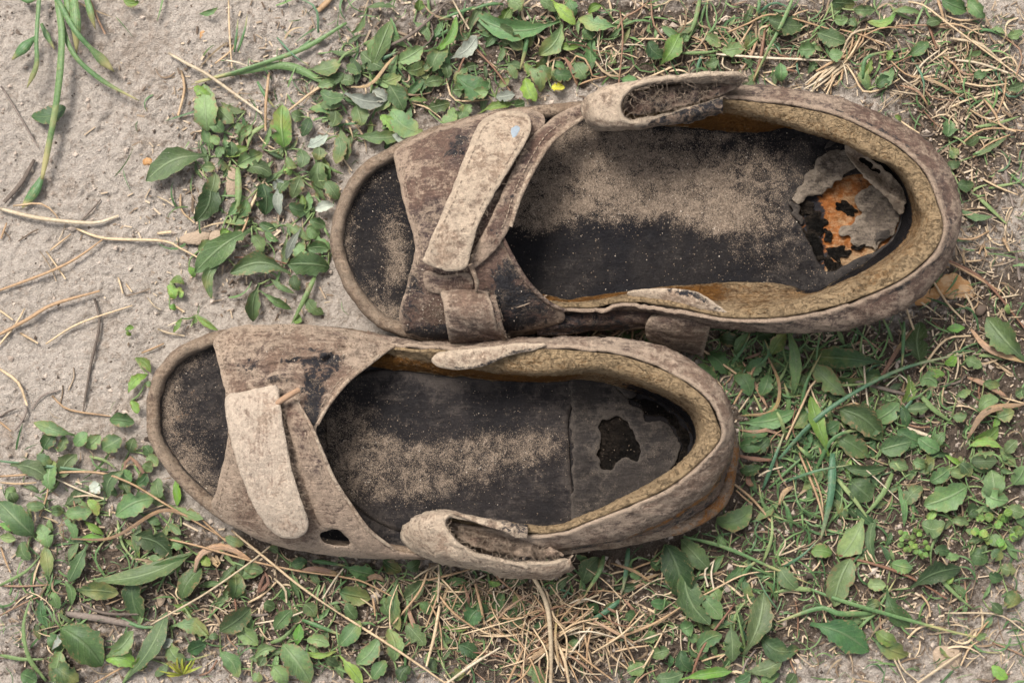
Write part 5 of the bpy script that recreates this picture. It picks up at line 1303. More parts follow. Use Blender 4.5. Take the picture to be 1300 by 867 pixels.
# tile, path, width at three steps per u, kind (s straw, p bleached, b brown, t twig, c curled withered leaf), lift
STALKS = [(0, '640 205 720 245 800 290 1000 432', 15, 'p', 12), (0, '0 795 150 830 350 850 450 820', 19, 'p', 8), (0, '50 785 160 778 220 830 230 850', 9, 's', 6), (0, '15 775 80 700 130 610', 22, 't', 4), (0, '690 270 705 340 680 440', 13, 's', 3),
          (0, '1022 280 1015 400 1010 500', 14, 's', 10), (0, '870 0 875 120 885 260', 9, 's', 10), (0, '820 240 880 190 910 140', 8, 's', 8), (0, '840 232 900 236 960 262', 9, 'p', 8), (0, '1100 420 1180 360 1230 330', 12, 's', 10), (0, '925 865 960 780 1010 680', 13, 's', 8),
          (0, '5 330 60 420 140 560', 8, 't', 3), (0, '1210 45 1240 15 1275 -20', 28, 's', 4), (0, '300 850 350 800 385 760', 8, 't', 3), (0, '690 740 690 800 740 850', 8, 's', 4), (0, '600 752 640 765 665 782', 7, 'p', 4),
          (1, '150 188 230 155 300 110 400 15', 15, 't', 10), (1, '515 188 590 270 660 372', 10, 'b', 14), (1, '425 -5 455 55 487 112', 8, 'p', 12), (1, '20 332 110 325 180 240 212 212', 13, 'c', 14), (1, '440 300 460 240 490 190', 8, 'b', 10), (1, '400 300 420 375 470 385 560 380', 8, 's', 6),
          (1, '270 395 330 420 380 450', 7, 's', 6), (1, '850 222 880 260 900 330', 16, 'c', 10), (1, '875 240 900 215 940 240 950 285 990 300', 9, 's', 10), (1, '1065 40 1075 150 1055 340', 7, 'b', 14), (1, '1055 110 1080 70 1130 40 1170 10', 8, 'b', 10), (1, '1180 -5 1190 90 1235 150', 9, 'b', 8),
          (1, '1130 150 1200 152 1245 150', 9, 's', 6), (1, '1130 310 1200 280 1299 240', 9, 's', 6), (1, '310 180 350 140 330 40', 7, 't', 5), (1, '900 325 960 305 1010 292', 9, 's', 5), (1, '780 245 830 220 870 240', 9, 's', 6),
          (2, '315 115 300 220 275 310', 14, 'b', 12), (2, '170 125 250 90 350 60 560 110', 9, 's', 12), (2, '400 90 430 60 480 40', 7, 's', 8), (2, '625 250 660 290 690 350 760 345 830 300', 10, 's', 10), (2, '610 240 625 280 630 325', 9, 'p', 8),
          (2, '130 205 300 220 450 228 610 232', 12, 'p', 12), (2, '860 10 920 20 1000 85 1130 180 1310 310', 9, 's', 14), (2, '930 100 1040 95 1130 130', 8, 's', 10), (2, '940 90 955 140 965 185', 12, 'b', 10), (2, '820 100 920 98 1040 110', 7, 'b', 10),
          (2, '970 -10 985 40 1000 85', 14, 's', 12), (2, '1000 60 1060 80 1150 70', 8, 's', 8), (2, '1020 150 1130 170 1220 240', 14, 'p', 12), (2, '1040 230 1130 240 1240 280', 12, 'p', 8), (2, '1060 310 1150 330 1240 320', 8, 's', 8), (2, '1235 300 1225 370 1200 430', 8, 's', 8),
          (2, '1020 410 1080 380 1150 370', 9, 's', 5), (2, '1150 380 1190 430 1215 480 1270 505', 12, 's', 8), (2, '1050 560 1130 500 1210 490 1299 500', 9, 's', 8), (2, '1105 600 1170 550 1250 515', 9, 's', 8), (2, '880 500 930 520 985 495', 9, 't', 4), (2, '1140 680 1200 710 1280 745', 9, 's', 5),
          (2, '1225 620 1240 700 1260 790', 14, 't', 2), (2, '160 215 155 250 185 270', 7, 'p', 8), (2, '880 290 920 240 980 190', 9, 'p', 6), (2, '780 170 800 200 830 185', 12, 't', 6), (2, '1265 360 1285 330 1299 300', 7, 's', 8), (2, '200 200 250 120 290 60', 7, 's', 8),
          (3, '290 4 400 40 620 48 690 80 757 116', 13, 's', 6), (3, '-10 246 180 172 290 122 400 40', 13, 's', 7), (3, '-10 412 100 350 200 295 380 244', 17, 's', 8), (3, '-10 455 60 372 95 308', 10, 's', 5), (3, '-10 532 70 592 102 678', 14, 's', 8), (3, '-5 312 50 352', 10, 's', 5),
          (3, '102 680 90 720 58 772', 8, 't', 4), (3, '360 268 378 370 345 530 318 705', 13, 't', 3), (3, '175 445 300 370 500 298', 9, 's', 4), (3, '-5 735 45 772', 10, 's', 4), (3, '178 95 250 195', 7, 's', 3), (3, '188 84 272 24', 9, 's', 4), (3, '75 402 145 442', 12, 's', 3), (3, '600 20 650 15', 14, 's', 3),
          (3, '600 385 640 402 705 412', 9, 'p', 6), (3, '560 268 590 300 610 310', 7, 'p', 6), (3, '640 375 680 358 720 350', 6, 'p', 6), (3, '-5 720 30 700 70 690', 8, 't', 3), (3, '450 190 468 250', 9, 's', 3), (3, '480 210 500 245', 7, 's', 2), (3, '890 112 1000 118 1090 135', 9, 'b', 8), (3, '200 640 260 690 420 720', 8, 's', 3),
          (3, '0 40 15 10 25 -20', 10, 's', 3), (3, '540 480 590 455 625 445', 8, 's', 4), (3, '900 60 930 0 945 -40', 11, 's', 14), (3, '120 690 160 640 230 620', 7, 't', 3), (3, '660 296 700 325', 10, 's', 4),
          (5, '690 450 700 600 716 765', 8, 'p', 10), (5, '628 588 660 680 716 768', 7, 'p', 12), (5, '1000 115 1150 205 1310 390', 13, 'b', 8), (5, '1010 130 1120 190 1220 245', 12, 's', 10), (5, '950 188 1010 285 1078 358', 11, 's', 9), (5, '848 288 870 360 906 432', 11, 's', 10),
          (5, '738 602 830 452 882 384', 16, 'c', 16), (5, '1098 384 1170 460 1310 518', 26, 'c', 12), (5, '905 552 1000 425 1105 410', 12, 's', 9), (5, '1088 798 1160 702 1310 670', 26, 'c', 14), (5, '1088 568 1160 600 1240 645', 22, 'c', 8), (5, '398 808 450 682 500 592 562 550', 11, 's', 16),
          (5, '320 478 370 600 345 695 218 716', 14, 'c', 12), (5, '598 568 800 622 925 652', 18, 't', 5), (5, '80 468 205 556', 12, 's', 12), (5, '300 490 245 590 200 672', 13, 's', 12), (5, '298 588 210 702', 9, 'p', 10), (5, '1045 45 1110 45 1168 14', 11, 's', 5), (5, '1220 35 1245 90', 14, 's', 4),
          (5, '1270 80 1285 200', 16, 't', 3), (5, '1190 270 1285 254', 8, 'p', 5), (5, '1040 290 1110 310 1130 280', 8, 's', 6), (5, '550 380 556 405', 10, 'p', 4), (5, '560 372 615 392', 8, 'p', 4), (5, '300 390 350 430 470 495', 18, 't', 6), (5, '640 450 700 430 760 470', 8, 'b', 4),
          (5, '590 690 660 670 690 700 670 752', 14, 'c', 12), (5, '860 760 900 780 965 798', 20, 'p', 5), (5, '1040 440 1050 520 1040 580', 10, 'p', 8), (5, '1000 600 1050 590 1090 560', 12, 't', 4), (5, '780 600 840 560 880 640', 6, 'p', 6), (5, '1190 590 1210 640 1299 670', 8, 's', 6),
          (5, '1130 100 1150 60 1160 110', 8, 's', 3), (5, '1080 130 1140 125', 8, 's', 3), (5, '240 500 290 480 300 465', 12, 'c', 8), (5, '230 510 280 610 330 690', 14, 'c', 8), (5, '220 770 280 775 330 770 390 800', 14, 'c', 8), (5, '1140 570 1130 640 1170 700', 8, 'b', 4),
          (6, '-5 80 330 60 480 100 640 192 862 322', 11, 's', 16), (6, '270 318 430 312 600 212 700 225 790 280', 14, 'c', 16), (6, '578 645 780 530 960 400 1028 348', 8, 'p', 22), (6, '612 312 740 340 960 402 1130 440 1310 462', 10, 's', 18), (6, '880 285 1000 380 1150 500 1310 612', 12, 's', 22),
          (6, '768 240 860 325', 9, 's', 14), (6, '975 642 1080 622 1208 580', 9, 'p', 14), (6, '1310 430 1270 480 1228 545', 7, 'p', 14), (6, '215 88 310 130 408 168', 8, 'p', 8), (6, '278 158 340 155 405 166', 8, 'p', 8), (6, '745 445 760 378 850 345 965 402', 26, 'c', 14), (6, '945 562 1000 530 1055 482', 12, 's', 5),
          (6, '888 505 902 600 886 662', 10, 'b', 8), (6, '350 870 500 790 680 708', 7, 's', 8), (6, '-5 612 100 560 160 540', 7, 'b', 4), (6, '-5 495 90 495 190 490', 8, 'b', 4), (6, '300 558 400 598 560 606', 13, 't', 8), (6, '250 600 400 625 545 655', 34, 't', 2), (6, '480 90 475 40 500 5 545 60 560 110', 14, 'c', 12),
          (6, '1000 440 1025 480 985 520 1010 440', 16, 'c', 8), (6, '1045 470 1085 510 1092 560', 12, 'p', 10), (6, '0 105 70 110 135 100', 9, 's', 6), (6, '280 170 290 210 295 250', 7, 'b', 6), (6, '820 380 830 420 790 370', 22, 'c', 8), (6, '1130 440 1200 430 1299 455', 22, 'c', 12), (6, '0 345 20 400 40 445', 10, 's', 3),
          (6, '1205 560 1215 620', 7, 's', 6), (6, '150 230 180 150 185 100', 9, 's', 6), (6, '830 780 800 820 760 840', 8, 'b', 6), (6, '1150 745 1220 770 1310 800', 7, 's', 6), (6, '980 640 1010 690 1030 700', 7, 's', 6), (6, '950 605 990 605 1020 605', 16, 't', 2), (6, '850 620 870 700 910 740', 7, 'b', 4),
          (7, '-5 602 200 730 400 868', 12, 's', 22), (7, '728 455 782 560 798 700 800 880', 22, 'p', 34), (7, '815 690 850 780 870 880', 16, 's', 26), (7, '858 708 940 780 1035 855', 10, 's', 22), (7, '1015 712 1180 642 1310 570', 13, 's', 18), (7, '395 872 500 800 608 728', 13, 'p', 24), (7, '332 430 300 520 200 640', 11, 's', 20),
          (7, '365 520 430 592 505 655', 11, 's', 22), (7, '375 570 355 680 325 800', 15, 's', 18), (7, '-5 462 80 480 190 535', 9, 's', 14), (7, '85 485 130 460 165 480', 22, 'c', 10), (7, '250 570 270 640 300 680', 18, 'c', 10), (7, '510 490 530 570 545 640', 14, 's', 18), (7, '860 580 920 555 980 528', 12, 'p', 18),
          (7, '690 800 760 750 820 700', 20, 'c', 26), (7, '630 870 670 790 700 730', 13, 's', 22), (7, '1310 570 1200 650', 9, 's', 12), (7, '1100 440 1170 410 1240 390', 10, 's', 10), (7, '120 545 125 580 130 605', 10, 's', 12), (7, '370 415 372 480 370 560', 8, 'p', 24), (7, '275 470 320 440 365 420', 9, 'p', 20), (7, '330 475 420 450 490 435', 11, 's', 22),
          (8, '590 378 760 422 880 470 1005 545', 14, 'b', 8), (8, '-5 582 120 510 240 450 370 440', 7, 's', 12), (8, '32 870 80 730 198 568', 12, 'b', 14), (8, '440 -10 520 170 545 305', 12, 's', 14), (8, '475 10 530 150 540 250', 9, 's', 10), (8, '1000 600 1200 606 1300 668', 9, 'p', 10), (8, '895 870 960 820 1060 755', 15, 'p', 14),
          (8, '785 740 820 800 850 870', 8, 'p', 12), (8, '810 745 840 810 900 860', 8, 'p', 10), (8, '360 380 410 345 430 325', 9, 'p', 12), (8, '365 385 420 360 470 335', 9, 'p', 10), (8, '370 380 390 340 395 320', 9, 'p', 14), (8, '430 555 440 620 435 700', 7, 'b', 5), (8, '515 510 550 640 570 710', 7, 's', 5),
          (8, '750 550 755 610 755 660', 8, 'b', 6), (8, '910 530 935 570 945 615', 10, 's', 8), (8, '860 700 900 660 960 640', 12, 's', 8), (8, '1120 690 1150 650 1165 630', 10, 's', 8), (8, '1060 800 1100 720 1160 690', 9, 's', 6), (8, '200 110 270 170 340 250', 12, 's', 10), (8, '205 135 240 160 265 185', 7, 's', 12),
          (8, '100 500 90 440 115 400', 10, 'p', 12), (8, '120 510 110 450 120 400', 8, 'p', 12), (8, '75 785 110 770 160 755', 10, 's', 6), (8, '430 830 410 770 440 740', 9, 'b', 5), (8, '225 860 240 790 280 735', 10, 't', 6), (8, '210 5 280 15 350 18', 16, 'c', 12), (8, '290 75 330 60 380 45', 8, 'p', 12),
          (8, '255 65 255 100 275 118', 22, 'c', 10), (8, '370 190 390 140 425 115', 20, 'c', 6), (8, '630 -5 720 70 830 170', 5, 'p', 16), (8, '500 440 520 410 530 380', 7, 's', 5), (8, '1080 480 1085 560', 8, 'b', 4), (8, '1180 710 1250 740 1310 770', 9, 'b', 5), (8, '1180 862 1220 840 1250 835', 12, 'b', 5),
          (4, '940 430 980 390 1020 360', 9, 's', 6), (4, '1020 420 1060 390 1110 350', 12, 's', 5), (4, '1105 350 1110 400 1108 440', 8, 's', 8), (4, '860 395 900 385 930 380', 14, 'c', 5), (4, '880 420 940 425 990 400', 9, 's', 5), (4, '1130 440 1150 410 1170 390', 9, 's', 6)]
SK = {'s': ('straw', 'tan dry straw'), 'p': ('straw_pale', 'bleached pale straw'), 'b': ('straw_brown', 'reddish brown stalk'), 't': ('twig', 'grey brittle twig'), 'c': ('leaf_dry', 'withered tan grass leaf')}
SN = {'s': 'dry_straw', 'p': 'dry_straw', 'b': 'dry_stalk', 't': 'twig', 'c': 'withered_leaf'}


def size_word(w, L):
    return ('thick ' if w > 15 else 'thin ' if w < 9 else '') + ('long ' if L > 110 else 'short ' if L < 35 else '')


def add_stalk(pth, w, k, r):
    if k == 'c':
        o = blade_obj(SN[k], pth, w / 3, M[SK[k][0]], None, .7, [(0, .35), (.3, .9), (.6, 1), (.85, .7), (1, .15)])
    else:
        R = w / 6 * (.8 if w > 8 else .95)
        rad = [R * .9, R * 1.1, R, R * r.uniform(.5, .9)]
        o = tube(SN[k], pth, rad, M[SK[k][0]], None, 7 if w > 12 else 6, r.uniform(.6, 1.0))
    mid = pth[len(pth) // 2]
    L = sum(math.hypot(b[0] - a[0], b[1] - a[1]) for a, b in zip(pth, pth[1:]))
    reg = region(mid[0], mid[1])
    tag(o, f"{size_word(w, L)}{SK[k][1]} {reg}", {'s': 'straw', 'p': 'straw', 'b': 'stalk', 't': 'twig', 'c': 'dry leaf'}[k], f"{SN[k].replace('_', ' ')} {reg}")


for i, (t, txt, w, k, lift) in enumerate(STALKS):
    r = np.random.default_rng(500 + i)
    add_stalk(ground_path(t, txt, lift, r, 1.6), w, k, r)

# the loose tangles: straws radiating from old grass crowns
def tangle(n, cx, cy, sx, sy, a0, spread, Lr, wr, zr, seed, kinds='sssspbc', fan=False):
    r = np.random.default_rng(seed)
    for _ in range(n):
        x, y = cx + r.normal(0, sx), cy + r.normal(0, sy)
        a = a0 + r.normal(0, spread)
        L = r.uniform(*Lr)
        if fan:
            x, y = cx + r.normal(0, 4), cy + r.normal(0, 4)
            x0, y0, x1, y1 = x, y, x + L * math.cos(a), y + L * math.sin(a)
        else:
            x0, y0, x1, y1 = x - L / 2 * math.cos(a), y - L / 2 * math.sin(a), x + L / 2 * math.cos(a), y + L / 2 * math.sin(a)
        if any(under_sole(x0 + (x1 - x0) * q, y0 + (y1 - y0) * q) for q in (0, .25, .5, .75, 1)):
            continue
        z = r.uniform(*zr)
        k = kinds[r.integers(len(kinds))]
        bend = r.normal(0, .12) * L
        pts = [(x0, y0, gz(x0, y0) + (2 if fan else z * r.uniform(.2, 1))), ((x0 + x1) / 2 - bend * math.sin(a), (y0 + y1) / 2 + bend * math.cos(a), gz((x0 + x1) / 2, (y0 + y1) / 2) + z),
               (x1, y1, gz(x1, y1) + z * r.uniform(.2, 1))]
        add_stalk(pts, r.uniform(*wr) * (1.6 if k == 'c' else 1), k, r)


tangle(44, 690, 800, 70, 32, .2, .9, (25, 95), (4.5, 10), (4, 34), 1)
tangle(40, 720, 800, 50, 30, -.7, .8, (25, 90), (4.5, 10), (4, 34), 2)
tangle(30, 600, 755, 40, 22, 1.4, .7, (20, 70), (4.5, 9), (4, 26), 3)
tangle(26, 700, 812, 6, 6, .4, 1.0, (30, 80), (5, 11), (10, 34), 4, 'sspsb', True)
tangle(10, 830, 760, 50, 25, .1, .9, (20, 60), (4, 9), (3, 16), 5)
tangle(16, 1069, 80, 5, 5, 2.35, .22, (35, 58), (7, 14), (5, 12), 6, 'sspsp', True)
tangle(9, 1070, 78, 5, 5, -.9, .3, (25, 55), (6, 12), (5, 16), 7, 'sspp', True)
tangle(20, 1210, 90, 50, 35, .5, .5, (25, 80), (4, 9), (3, 16), 8, 'sspbcs')
tangle(14, 1000, 60, 60, 30, .2, .8, (20, 60), (4, 9), (2, 12), 9)
tangle(10, 1240, 380, 40, 60, 1.0, .9, (15, 45), (3.5, 8), (1, 6), 10)
tangle(12, 790, 60, 16, 16, .6, 1.5, (14, 40), (2.5, 5), (3, 16), 11, 'spsp')
tangle(14, 1040, 520, 70, 50, .6, .9, (20, 60), (4, 9), (3, 14), 12)


def green_tangle(n, cx, cy, sx, sy, a0, spread, Lr, wr, zr, seed, kinds='ggul'):
    r = np.random.default_rng(seed)
    for _ in range(n):
        x, y = r.normal(cx, sx), r.normal(cy, sy)
        a = a0 + r.normal(0, spread)
        L = r.uniform(*Lr)
        bend = r.normal(0, .14) * L
        q = [(x, y), (x + L * .5 * math.cos(a) - bend * math.sin(a), y + L * .5 * math.sin(a) + bend * math.cos(a)), (x + L * math.cos(a), y + L * math.sin(a))]
        if any(under_sole(*p) for p in q): continue
        z = r.uniform(*zr)
        k = kinds[r.integers(len(kinds))]
        w = r.uniform(*wr)
        o = blade_obj('grass_stalk', [(q[0][0], q[0][1], gz(*q[0]) + 1), (q[1][0], q[1][1], gz(*q[1]) + z), (q[2][0], q[2][1], gz(*q[2]) + z * r.uniform(.3, .9))], w, M[BL[k][0]])
        reg = region(*q[1])
        tag(o, f"{'long ' if L > 70 else 'short ' if L < 35 else ''}{'broad' if w > 5.5 else 'thin' if w < 3.6 else 'narrow'} {BL[k][1]} grass stalk {reg}", 'grass', 'grass stalks ' + reg)


green_tangle(22, 1000, 560, 40, 70, -1.2, .9, (30, 100), (2.6, 7), (4, 24), 21)
green_tangle(14, 960, 460, 50, 25, -1.2, .7, (25, 60), (2.6, 6), (4, 16), 22)
green_tangle(12, 1120, 500, 60, 40, -.5, 1.2, (25, 80), (2.4, 6), (3, 16), 23)
green_tangle(12, 920, 760, 50, 40, -1.3, .7, (25, 75), (2.6, 6), (4, 20), 24)
green_tangle(10, 600, 760, 70, 30, -1.2, 1.0, (25, 60), (2.6, 5), (4, 16), 25)
green_tangle(12, 1210, 70, 50, 30, .4, .8, (25, 70), (2.4, 5), (3, 12), 26)
green_tangle(10, 950, 50, 50, 25, .2, 1.2, (25, 60), (2.4, 5), (3, 12), 27)
green_tangle(12, 450, 60, 60, 40, -.5, 1.0, (25, 65), (2.6, 6), (3, 14), 28)
green_tangle(10, 200, 760, 90, 50, -.5, 1.2, (25, 70), (2.6, 6), (3, 14), 29)
green_tangle(8, 1240, 220, 40, 50, .2, 1.2, (18, 45), (2.2, 4.5), (2, 8), 30)
green_tangle(8, 1150, 800, 80, 40, -.3, 1.2, (25, 70), (2.4, 5), (3, 12), 31)

# ------------------------------------------------------------------ loose bits on the soil
g = G('orange_bark')
M['bark'] = g.done(g.mix(g.step(g.noise(.09, 5, .65), .42, .62), (0.28, 0.14, 0.05), (0.37, 0.24, 0.13)), .8, g.noise(.25, 4, co=g.vmul(g.co, (.3, 1.6, 1))), .9, 2.0)
g = G('clod')
M['clod'] = g.done(g.mix(g.noise(.15, 5), (0.22, 0.16, 0.11), (0.31, 0.24, 0.175)), .95, g.noise(.4, 4), 1.0, 2.0)


def flake(name, pts, h, mat, label, cat, thick=3.0, seed=0, group=None):
    p = np.asarray(pts, float)
    cx, cy = p.mean(0)
    z0 = gz(cx, cy)
    R = np.max(np.hypot(p[:, 0] - cx, p[:, 1] - cy))
    o = sheet(name, pts, lambda x, y: z0 + h * (1 - .5 * ((x - cx) ** 2 + (y - cy) ** 2) / R ** 2) + .9 * fbm(x, y, 7, 3, seed), mat, None, thick, step=2.2, jag=min(2.4, R * .12), seed=seed)
    return tag(o, label, cat, group)


T3 = lambda t, *q: [(TILES[t][0] + q[i] / 3, TILES[t][1] + q[i + 1] / 3) for i in range(0, len(q), 2)]
flake('wood_chip', T3(5, 872, 268, 900, 240, 955, 225, 1000, 180, 1050, 176, 1085, 205, 1110, 240, 1115, 262, 1060, 270, 985, 268, 930, 285, 885, 292), 3.5, M['bark'], 'orange brown bark chip behind the torn heel', 'wood chip', 4, 2)
flake('clod', T3(3, 680, 50, 720, 25, 790, 18, 800, 40, 780, 62, 720, 68), 8, M['clod'], 'elongated beige clod beside the weed mat', 'clod', 7, 3)
flake('clod', T3(3, 795, 30, 820, 8, 850, 20, 860, 50, 840, 72, 810, 66), 9, M['clod'], 'crumbly beige clod under a spoon-shaped leaf', 'clod', 7, 4)
flake('wood_chip', T3(0, 868, 640, 900, 632, 905, 690, 892, 748, 868, 745, 864, 690), 6, M['clod'], 'pale tan chip in the weed mat', 'wood chip', 4, 5)
flake('pebble', T3(5, 1115, 320, 1130, 295, 1155, 292, 1160, 310, 1140, 335, 1120, 335), 6, M['grain'], 'pale grey pebble behind the heel near a large leaf', 'pebble', 6, 6)
flake('bark_flake', T3(0, 545, 605, 570, 600, 585, 615, 575, 632, 545, 628), 1.5, M['bark'], 'tiny orange flake at a leaf tip on sand', 'bark flake', 3, 7)
flake('pebble', T3(6, 598, 540, 615, 528, 630, 540, 622, 570, 602, 575), 5, M['clod'], 'small tan pebble beside a bleached straw', 'pebble', 5, 8)
flake('bark_flake', T3(0, 762, 128, 775, 115, 785, 130, 778, 155, 765, 152), 1.5, M['bark'], 'small peach flake on pale sand', 'bark flake', 3, 9)
flake('pebble', T3(8, 960, 740, 1000, 720, 1050, 735, 1062, 770, 1035, 810, 985, 808, 958, 778), 6, M['clod'], 'round dusty pebble half buried near pale straws', 'pebble', 8, 10)

# crumbs of soil, chaff and sand: far too many to count
r = np.random.default_rng(77)
n = 38000
x = r.uniform(-260, 1560, n); y = r.uniform(-260, 1127, n)
hm = np.clip(blobs(x, y, HUMUS_SHADE), 0, 1)
aw = np.maximum(np.maximum(-x, x - 1300), np.maximum(-y, y - 867))
keep = (r.uniform(0, 1, n) < sstep(250, 40, aw)) & (r.uniform(0, 1, n) < .35 + .65 * np.maximum(hm, fbm(x, y, 60, 3, 90))) & ~inpoly(x, y, FA_) & ~inpoly(x, y, FB_)
x, y, hm = x[keep], y[keep], hm[keep]
s = np.clip(r.lognormal(.1, .5, len(x)), .5, 5) * (1 + .4 * hm)
z = ground_z(x, y)
g = G('soil_crumb')
tn = g.attr('tone'); nn = g.noise(.012, 3)
c = g.mix(tn, (0.16, 0.122, 0.094), (0.37, 0.305, 0.25))
M['crumb_soil'] = g.done(g.mix(g.step(tn, .0, .22), (0.045, 0.033, 0.025), c), .95)
k = ((H - 0) / (H - z))
o = grains('soil_crumbs', np.c_[(x - CX) * k + CX, (y - CY) * k + CY, z + s * .25], s, M['crumb_soil'], None, 5)
tag(o, 'loose crumbs of soil scattered over the ground', 'soil')

n = 9000
cl = [(1050, 480, 180, 110), (700, 790, 260, 60), (1220, 260, 70, 130), (1150, 720, 140, 110), (1000, 60, 180, 60), (600, 60, 180, 60), (330, 230, 90, 110), (150, 740, 140, 90), (1240, 110, 60, 90), (330, 800, 120, 60), (800, 425, 110, 18)]
V, F = [], []
b0 = 0
fb = np.array([[0, 1, 2, 3], [7, 6, 5, 4], [0, 4, 5, 1], [1, 5, 6, 2], [2, 6, 7, 3], [3, 7, 4, 0]])
tones = []
for i in range(n):
    c_ = cl[r.integers(len(cl))]
    x, y = r.normal(c_[0], c_[2] * .8), r.normal(c_[1], c_[3] * .8)
    if not (-80 < x < 1380 and -80 < y < 950): continue
    L = float(np.clip(r.lognormal(1.65, .55), 2.5, 22)); w = r.uniform(.35, 1.1) + L * .02; a = r.uniform(0, 6.283)
    V.append((x, y, L, w, a, r.normal(0, .12), r.uniform(.3, 2.5)))
V = np.array(V)
inn = inpoly(V[:, 0], V[:, 1], inset(FOOT_A, -6)[::6]) | inpoly(V[:, 0], V[:, 1], inset(FOOT_B, -6)[::6])
V = V[~inn]
zg = ground_z(V[:, 0], V[:, 1])
ca, sa = np.cos(V[:, 4]), np.sin(V[:, 4])
cor = np.array([(-1, -1, -1), (1, -1, -1), (1, 1, -1), (-1, 1, -1), (-1, -1, 1), (1, -1, 1), (1, 1, 1), (-1, 1, 1)], float)
lx = cor[None, :, 0] * V[:, None, 2] / 2; ly = cor[None, :, 1] * V[:, None, 3]; lz = cor[None, :, 2] * .5 + cor[None, :, 0] * V[:, None, 5] * V[:, None, 2] / 2
P_ = np.stack([V[:, None, 0] + lx * ca[:, None] - ly * sa[:, None], V[:, None, 1] + lx * sa[:, None] + ly * ca[:, None], (zg + V[:, 6])[:, None] + lz], -1).reshape(-1, 3)
F_ = (fb[None] + 8 * np.arange(len(V))[:, None, None]).reshape(-1, 4)
g = G('chaff')
tn = g.attr('tone')
M['chaff'] = g.done(g.mix(g.step(tn, .1, .9), (0.075, 0.05, 0.033), g.mix(tn, (0.20, 0.13, 0.077), (0.38, 0.30, 0.21))), .8)
o = build('chaff', P_, [F_], M['chaff'], None, {'tone': np.repeat(r.uniform(0, 1, len(V)), 8)}, smooth=False)
tag(o, 'fine chopped straw chaff littering the soil', 'chaff', kind='stuff')

# the finest straws of the tangles, matted together
r = np.random.default_rng(91)
V, F, C = [], [], []
b0 = 0
for (cx, cy, sx, sy, n, zt) in ((690, 800, 90, 30, 240, 22), (600, 750, 50, 22, 90, 14), (1220, 90, 60, 40, 80, 9), (1010, 60, 80, 30, 80, 8), (1060, 500, 90, 60, 110, 8), (1180, 700, 100, 80, 70, 6), (330, 760, 110, 60, 60, 8), (800, 424, 80, 10, 40, 6), (1240, 300, 40, 80, 60, 5), (60, 380, 60, 80, 10, 3)):
    for _ in range(n):
        x, y = r.normal(cx, sx), r.normal(cy, sy)
        a = r.uniform(0, 6.283); L = r.uniform(10, 46)
        pts = [(x - L / 2 * math.cos(a), y - L / 2 * math.sin(a)), (x + r.normal(0, 3), y + r.normal(0, 3)), (x + L / 2 * math.cos(a), y + L / 2 * math.sin(a))]
        if any(under_sole(*q) for q in pts): continue
        z = r.uniform(1, zt)
        v, f, c, _ = tube_geo([(q[0], q[1], gz(*q) + 1 + z * r.uniform(.3, 1)) for q in pts], [r.uniform(.45, .95)] * 2, 6, 4)
        V.append(v); F.append(f + b0); C.append(c + b0); b0 += len(v)
tn = np.repeat(r.uniform(.25, 1, len(V)), [len(v) for v in V])
o = build('straw_litter', np.vstack(V), [np.vstack(F), np.vstack(C)], M['chaff'], None, {'tone': tn})
tag(o, 'fine matted straw lying among the weeds', 'straw', kind='stuff')

# fine grass and dead blades matted between the weeds
r = np.random.default_rng(123)
ZN = [(1010, 560, 70, 90, 420, 1.0), (970, 450, 60, 30, 200, 1.0), (1130, 520, 80, 60, 260, .8), (1200, 620, 70, 70, 200, .9), (930, 760, 70, 50, 260, .7), (620, 770, 120, 45, 330, .45), (780, 800, 80, 40, 200, .3), (1080, 700, 110, 70, 220, .7),
      (400, 770, 110, 60, 240, .7), (150, 700, 110, 70, 240, .75), (60, 800, 50, 50, 80, .7), (1210, 80, 70, 45, 260, .45), (1000, 50, 90, 35, 260, .5), (800, 60, 80, 35, 180, .5), (560, 70, 110, 50, 260, .75), (350, 220, 80, 80, 180, .8), (1250, 260, 40, 90, 140, .4), (1230, 430, 60, 50, 120, .5), (850, 420, 70, 8, 80, .7), (1180, 800, 90, 45, 160, .5), (500, 950, 330, 45, 500, .55), (950, 950, 250, 45, 420, .5), (1400, 480, 55, 220, 600, .6), (1400, 800, 60, 120, 260, .5), (750, -70, 350, 40, 520, .6), (1390, 60, 60, 110, 240, .5)]
gv, gf, gt = [], [], []
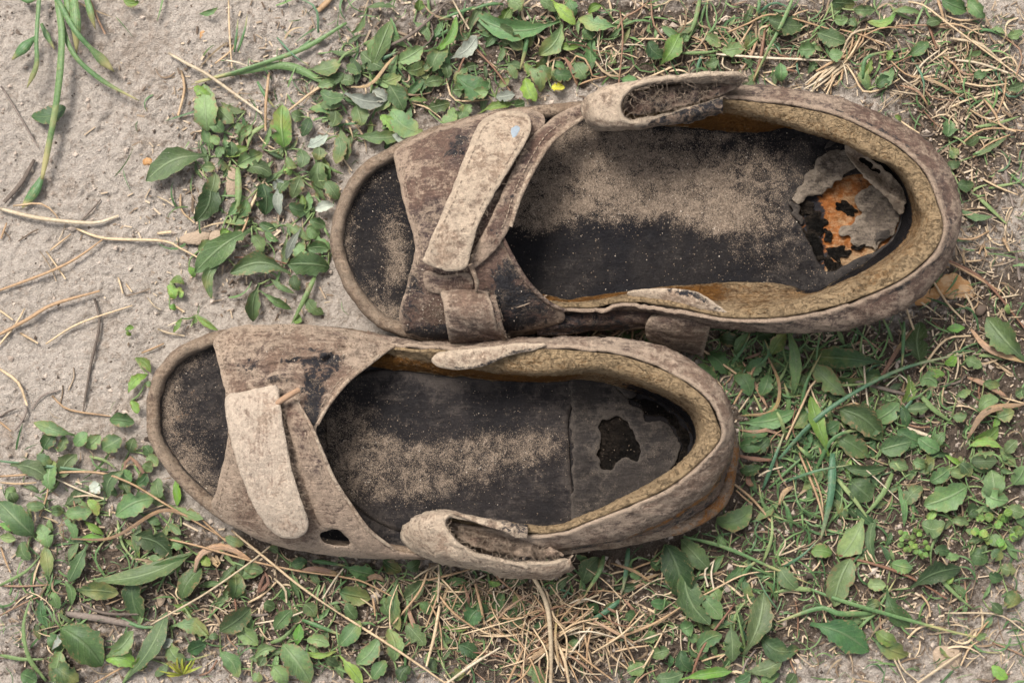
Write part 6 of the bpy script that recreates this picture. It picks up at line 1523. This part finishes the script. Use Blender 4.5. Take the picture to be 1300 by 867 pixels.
for cx, cy, sx, sy, n, pg in ZN:
    x0 = r.normal(cx, sx, n); y0 = r.normal(cy, sy, n)
    a = r.uniform(0, 2 * np.pi, n); L = np.clip(r.lognormal(3.0, .5, n), 8, 60); w = r.uniform(.45, 1.5, n) * np.clip(L / 25, .6, 1.3)
    be = r.normal(0, .2, n) * L; z1 = r.uniform(1.5, 11, n); green = r.uniform(0, 1, n) < pg
    s = np.linspace(0, 1, 6)[None]
    ca, sa = np.cos(a)[:, None], np.sin(a)[:, None]
    bb = be[:, None] * 4 * s * (1 - s)
    X_ = x0[:, None] + L[:, None] * s * ca - bb * sa; Y_ = y0[:, None] + L[:, None] * s * sa + bb * ca
    ok = ~(inpoly(X_, Y_, FA_) | inpoly(X_, Y_, FB_)).any(1)
    Z_ = ground_z(X_, Y_, False) + .6 + z1[:, None] * np.sin(np.pi * (.1 + .75 * s))
    hw = w[:, None] * (1.05 - s) ** .6 * np.minimum(1, .5 + 3 * s)
    tx, ty = np.gradient(X_, axis=1), np.gradient(Y_, axis=1)
    tl = np.hypot(tx, ty) + 1e-9
    nx, ny = -ty / tl, tx / tl
    til = r.normal(0, .5, n)[:, None]
    P = np.stack([np.stack([X_ - nx * hw, Y_ - ny * hw, Z_ - til * hw], -1), np.stack([X_ + nx * hw, Y_ + ny * hw, Z_ + til * hw], -1)], 2)[ok]
    m = len(P)
    base = sum(len(q) for q in gv)
    gv.append(P.reshape(-1, 3))
    i = np.arange(5)
    q = np.stack([2 * i, 2 * i + 2, 2 * i + 3, 2 * i + 1], -1)
    gf.append((q[None] + 12 * np.arange(m)[:, None, None]).reshape(-1, 4) + base)
    gt.append(np.repeat(np.where(green[ok], r.uniform(.0, .45, m), r.uniform(.55, 1, m)), 12))
g = G('matted_grass')
tn = g.attr('tone')
c = g.mix(g.step(tn, .0, .45), (0.035, 0.075, 0.026), (0.10, 0.16, 0.055))
c = g.mix(g.step(tn, .49, .51), c, g.mix(g.step(tn, .55, 1.0), (0.13, 0.085, 0.05), (0.37, 0.28, 0.175)))
M['matted'] = g.done(g.mulc(c, g.lin(g.noise(.1, 4), .3, .7, .75, 1.25)), .6)
o = build('fine_grass', np.vstack(gv), [np.vstack(gf)], M['matted'], None, {'tone': np.concatenate(gt)})
tag(o, 'fine matted grass growing between the weeds', 'grass', kind='stuff')
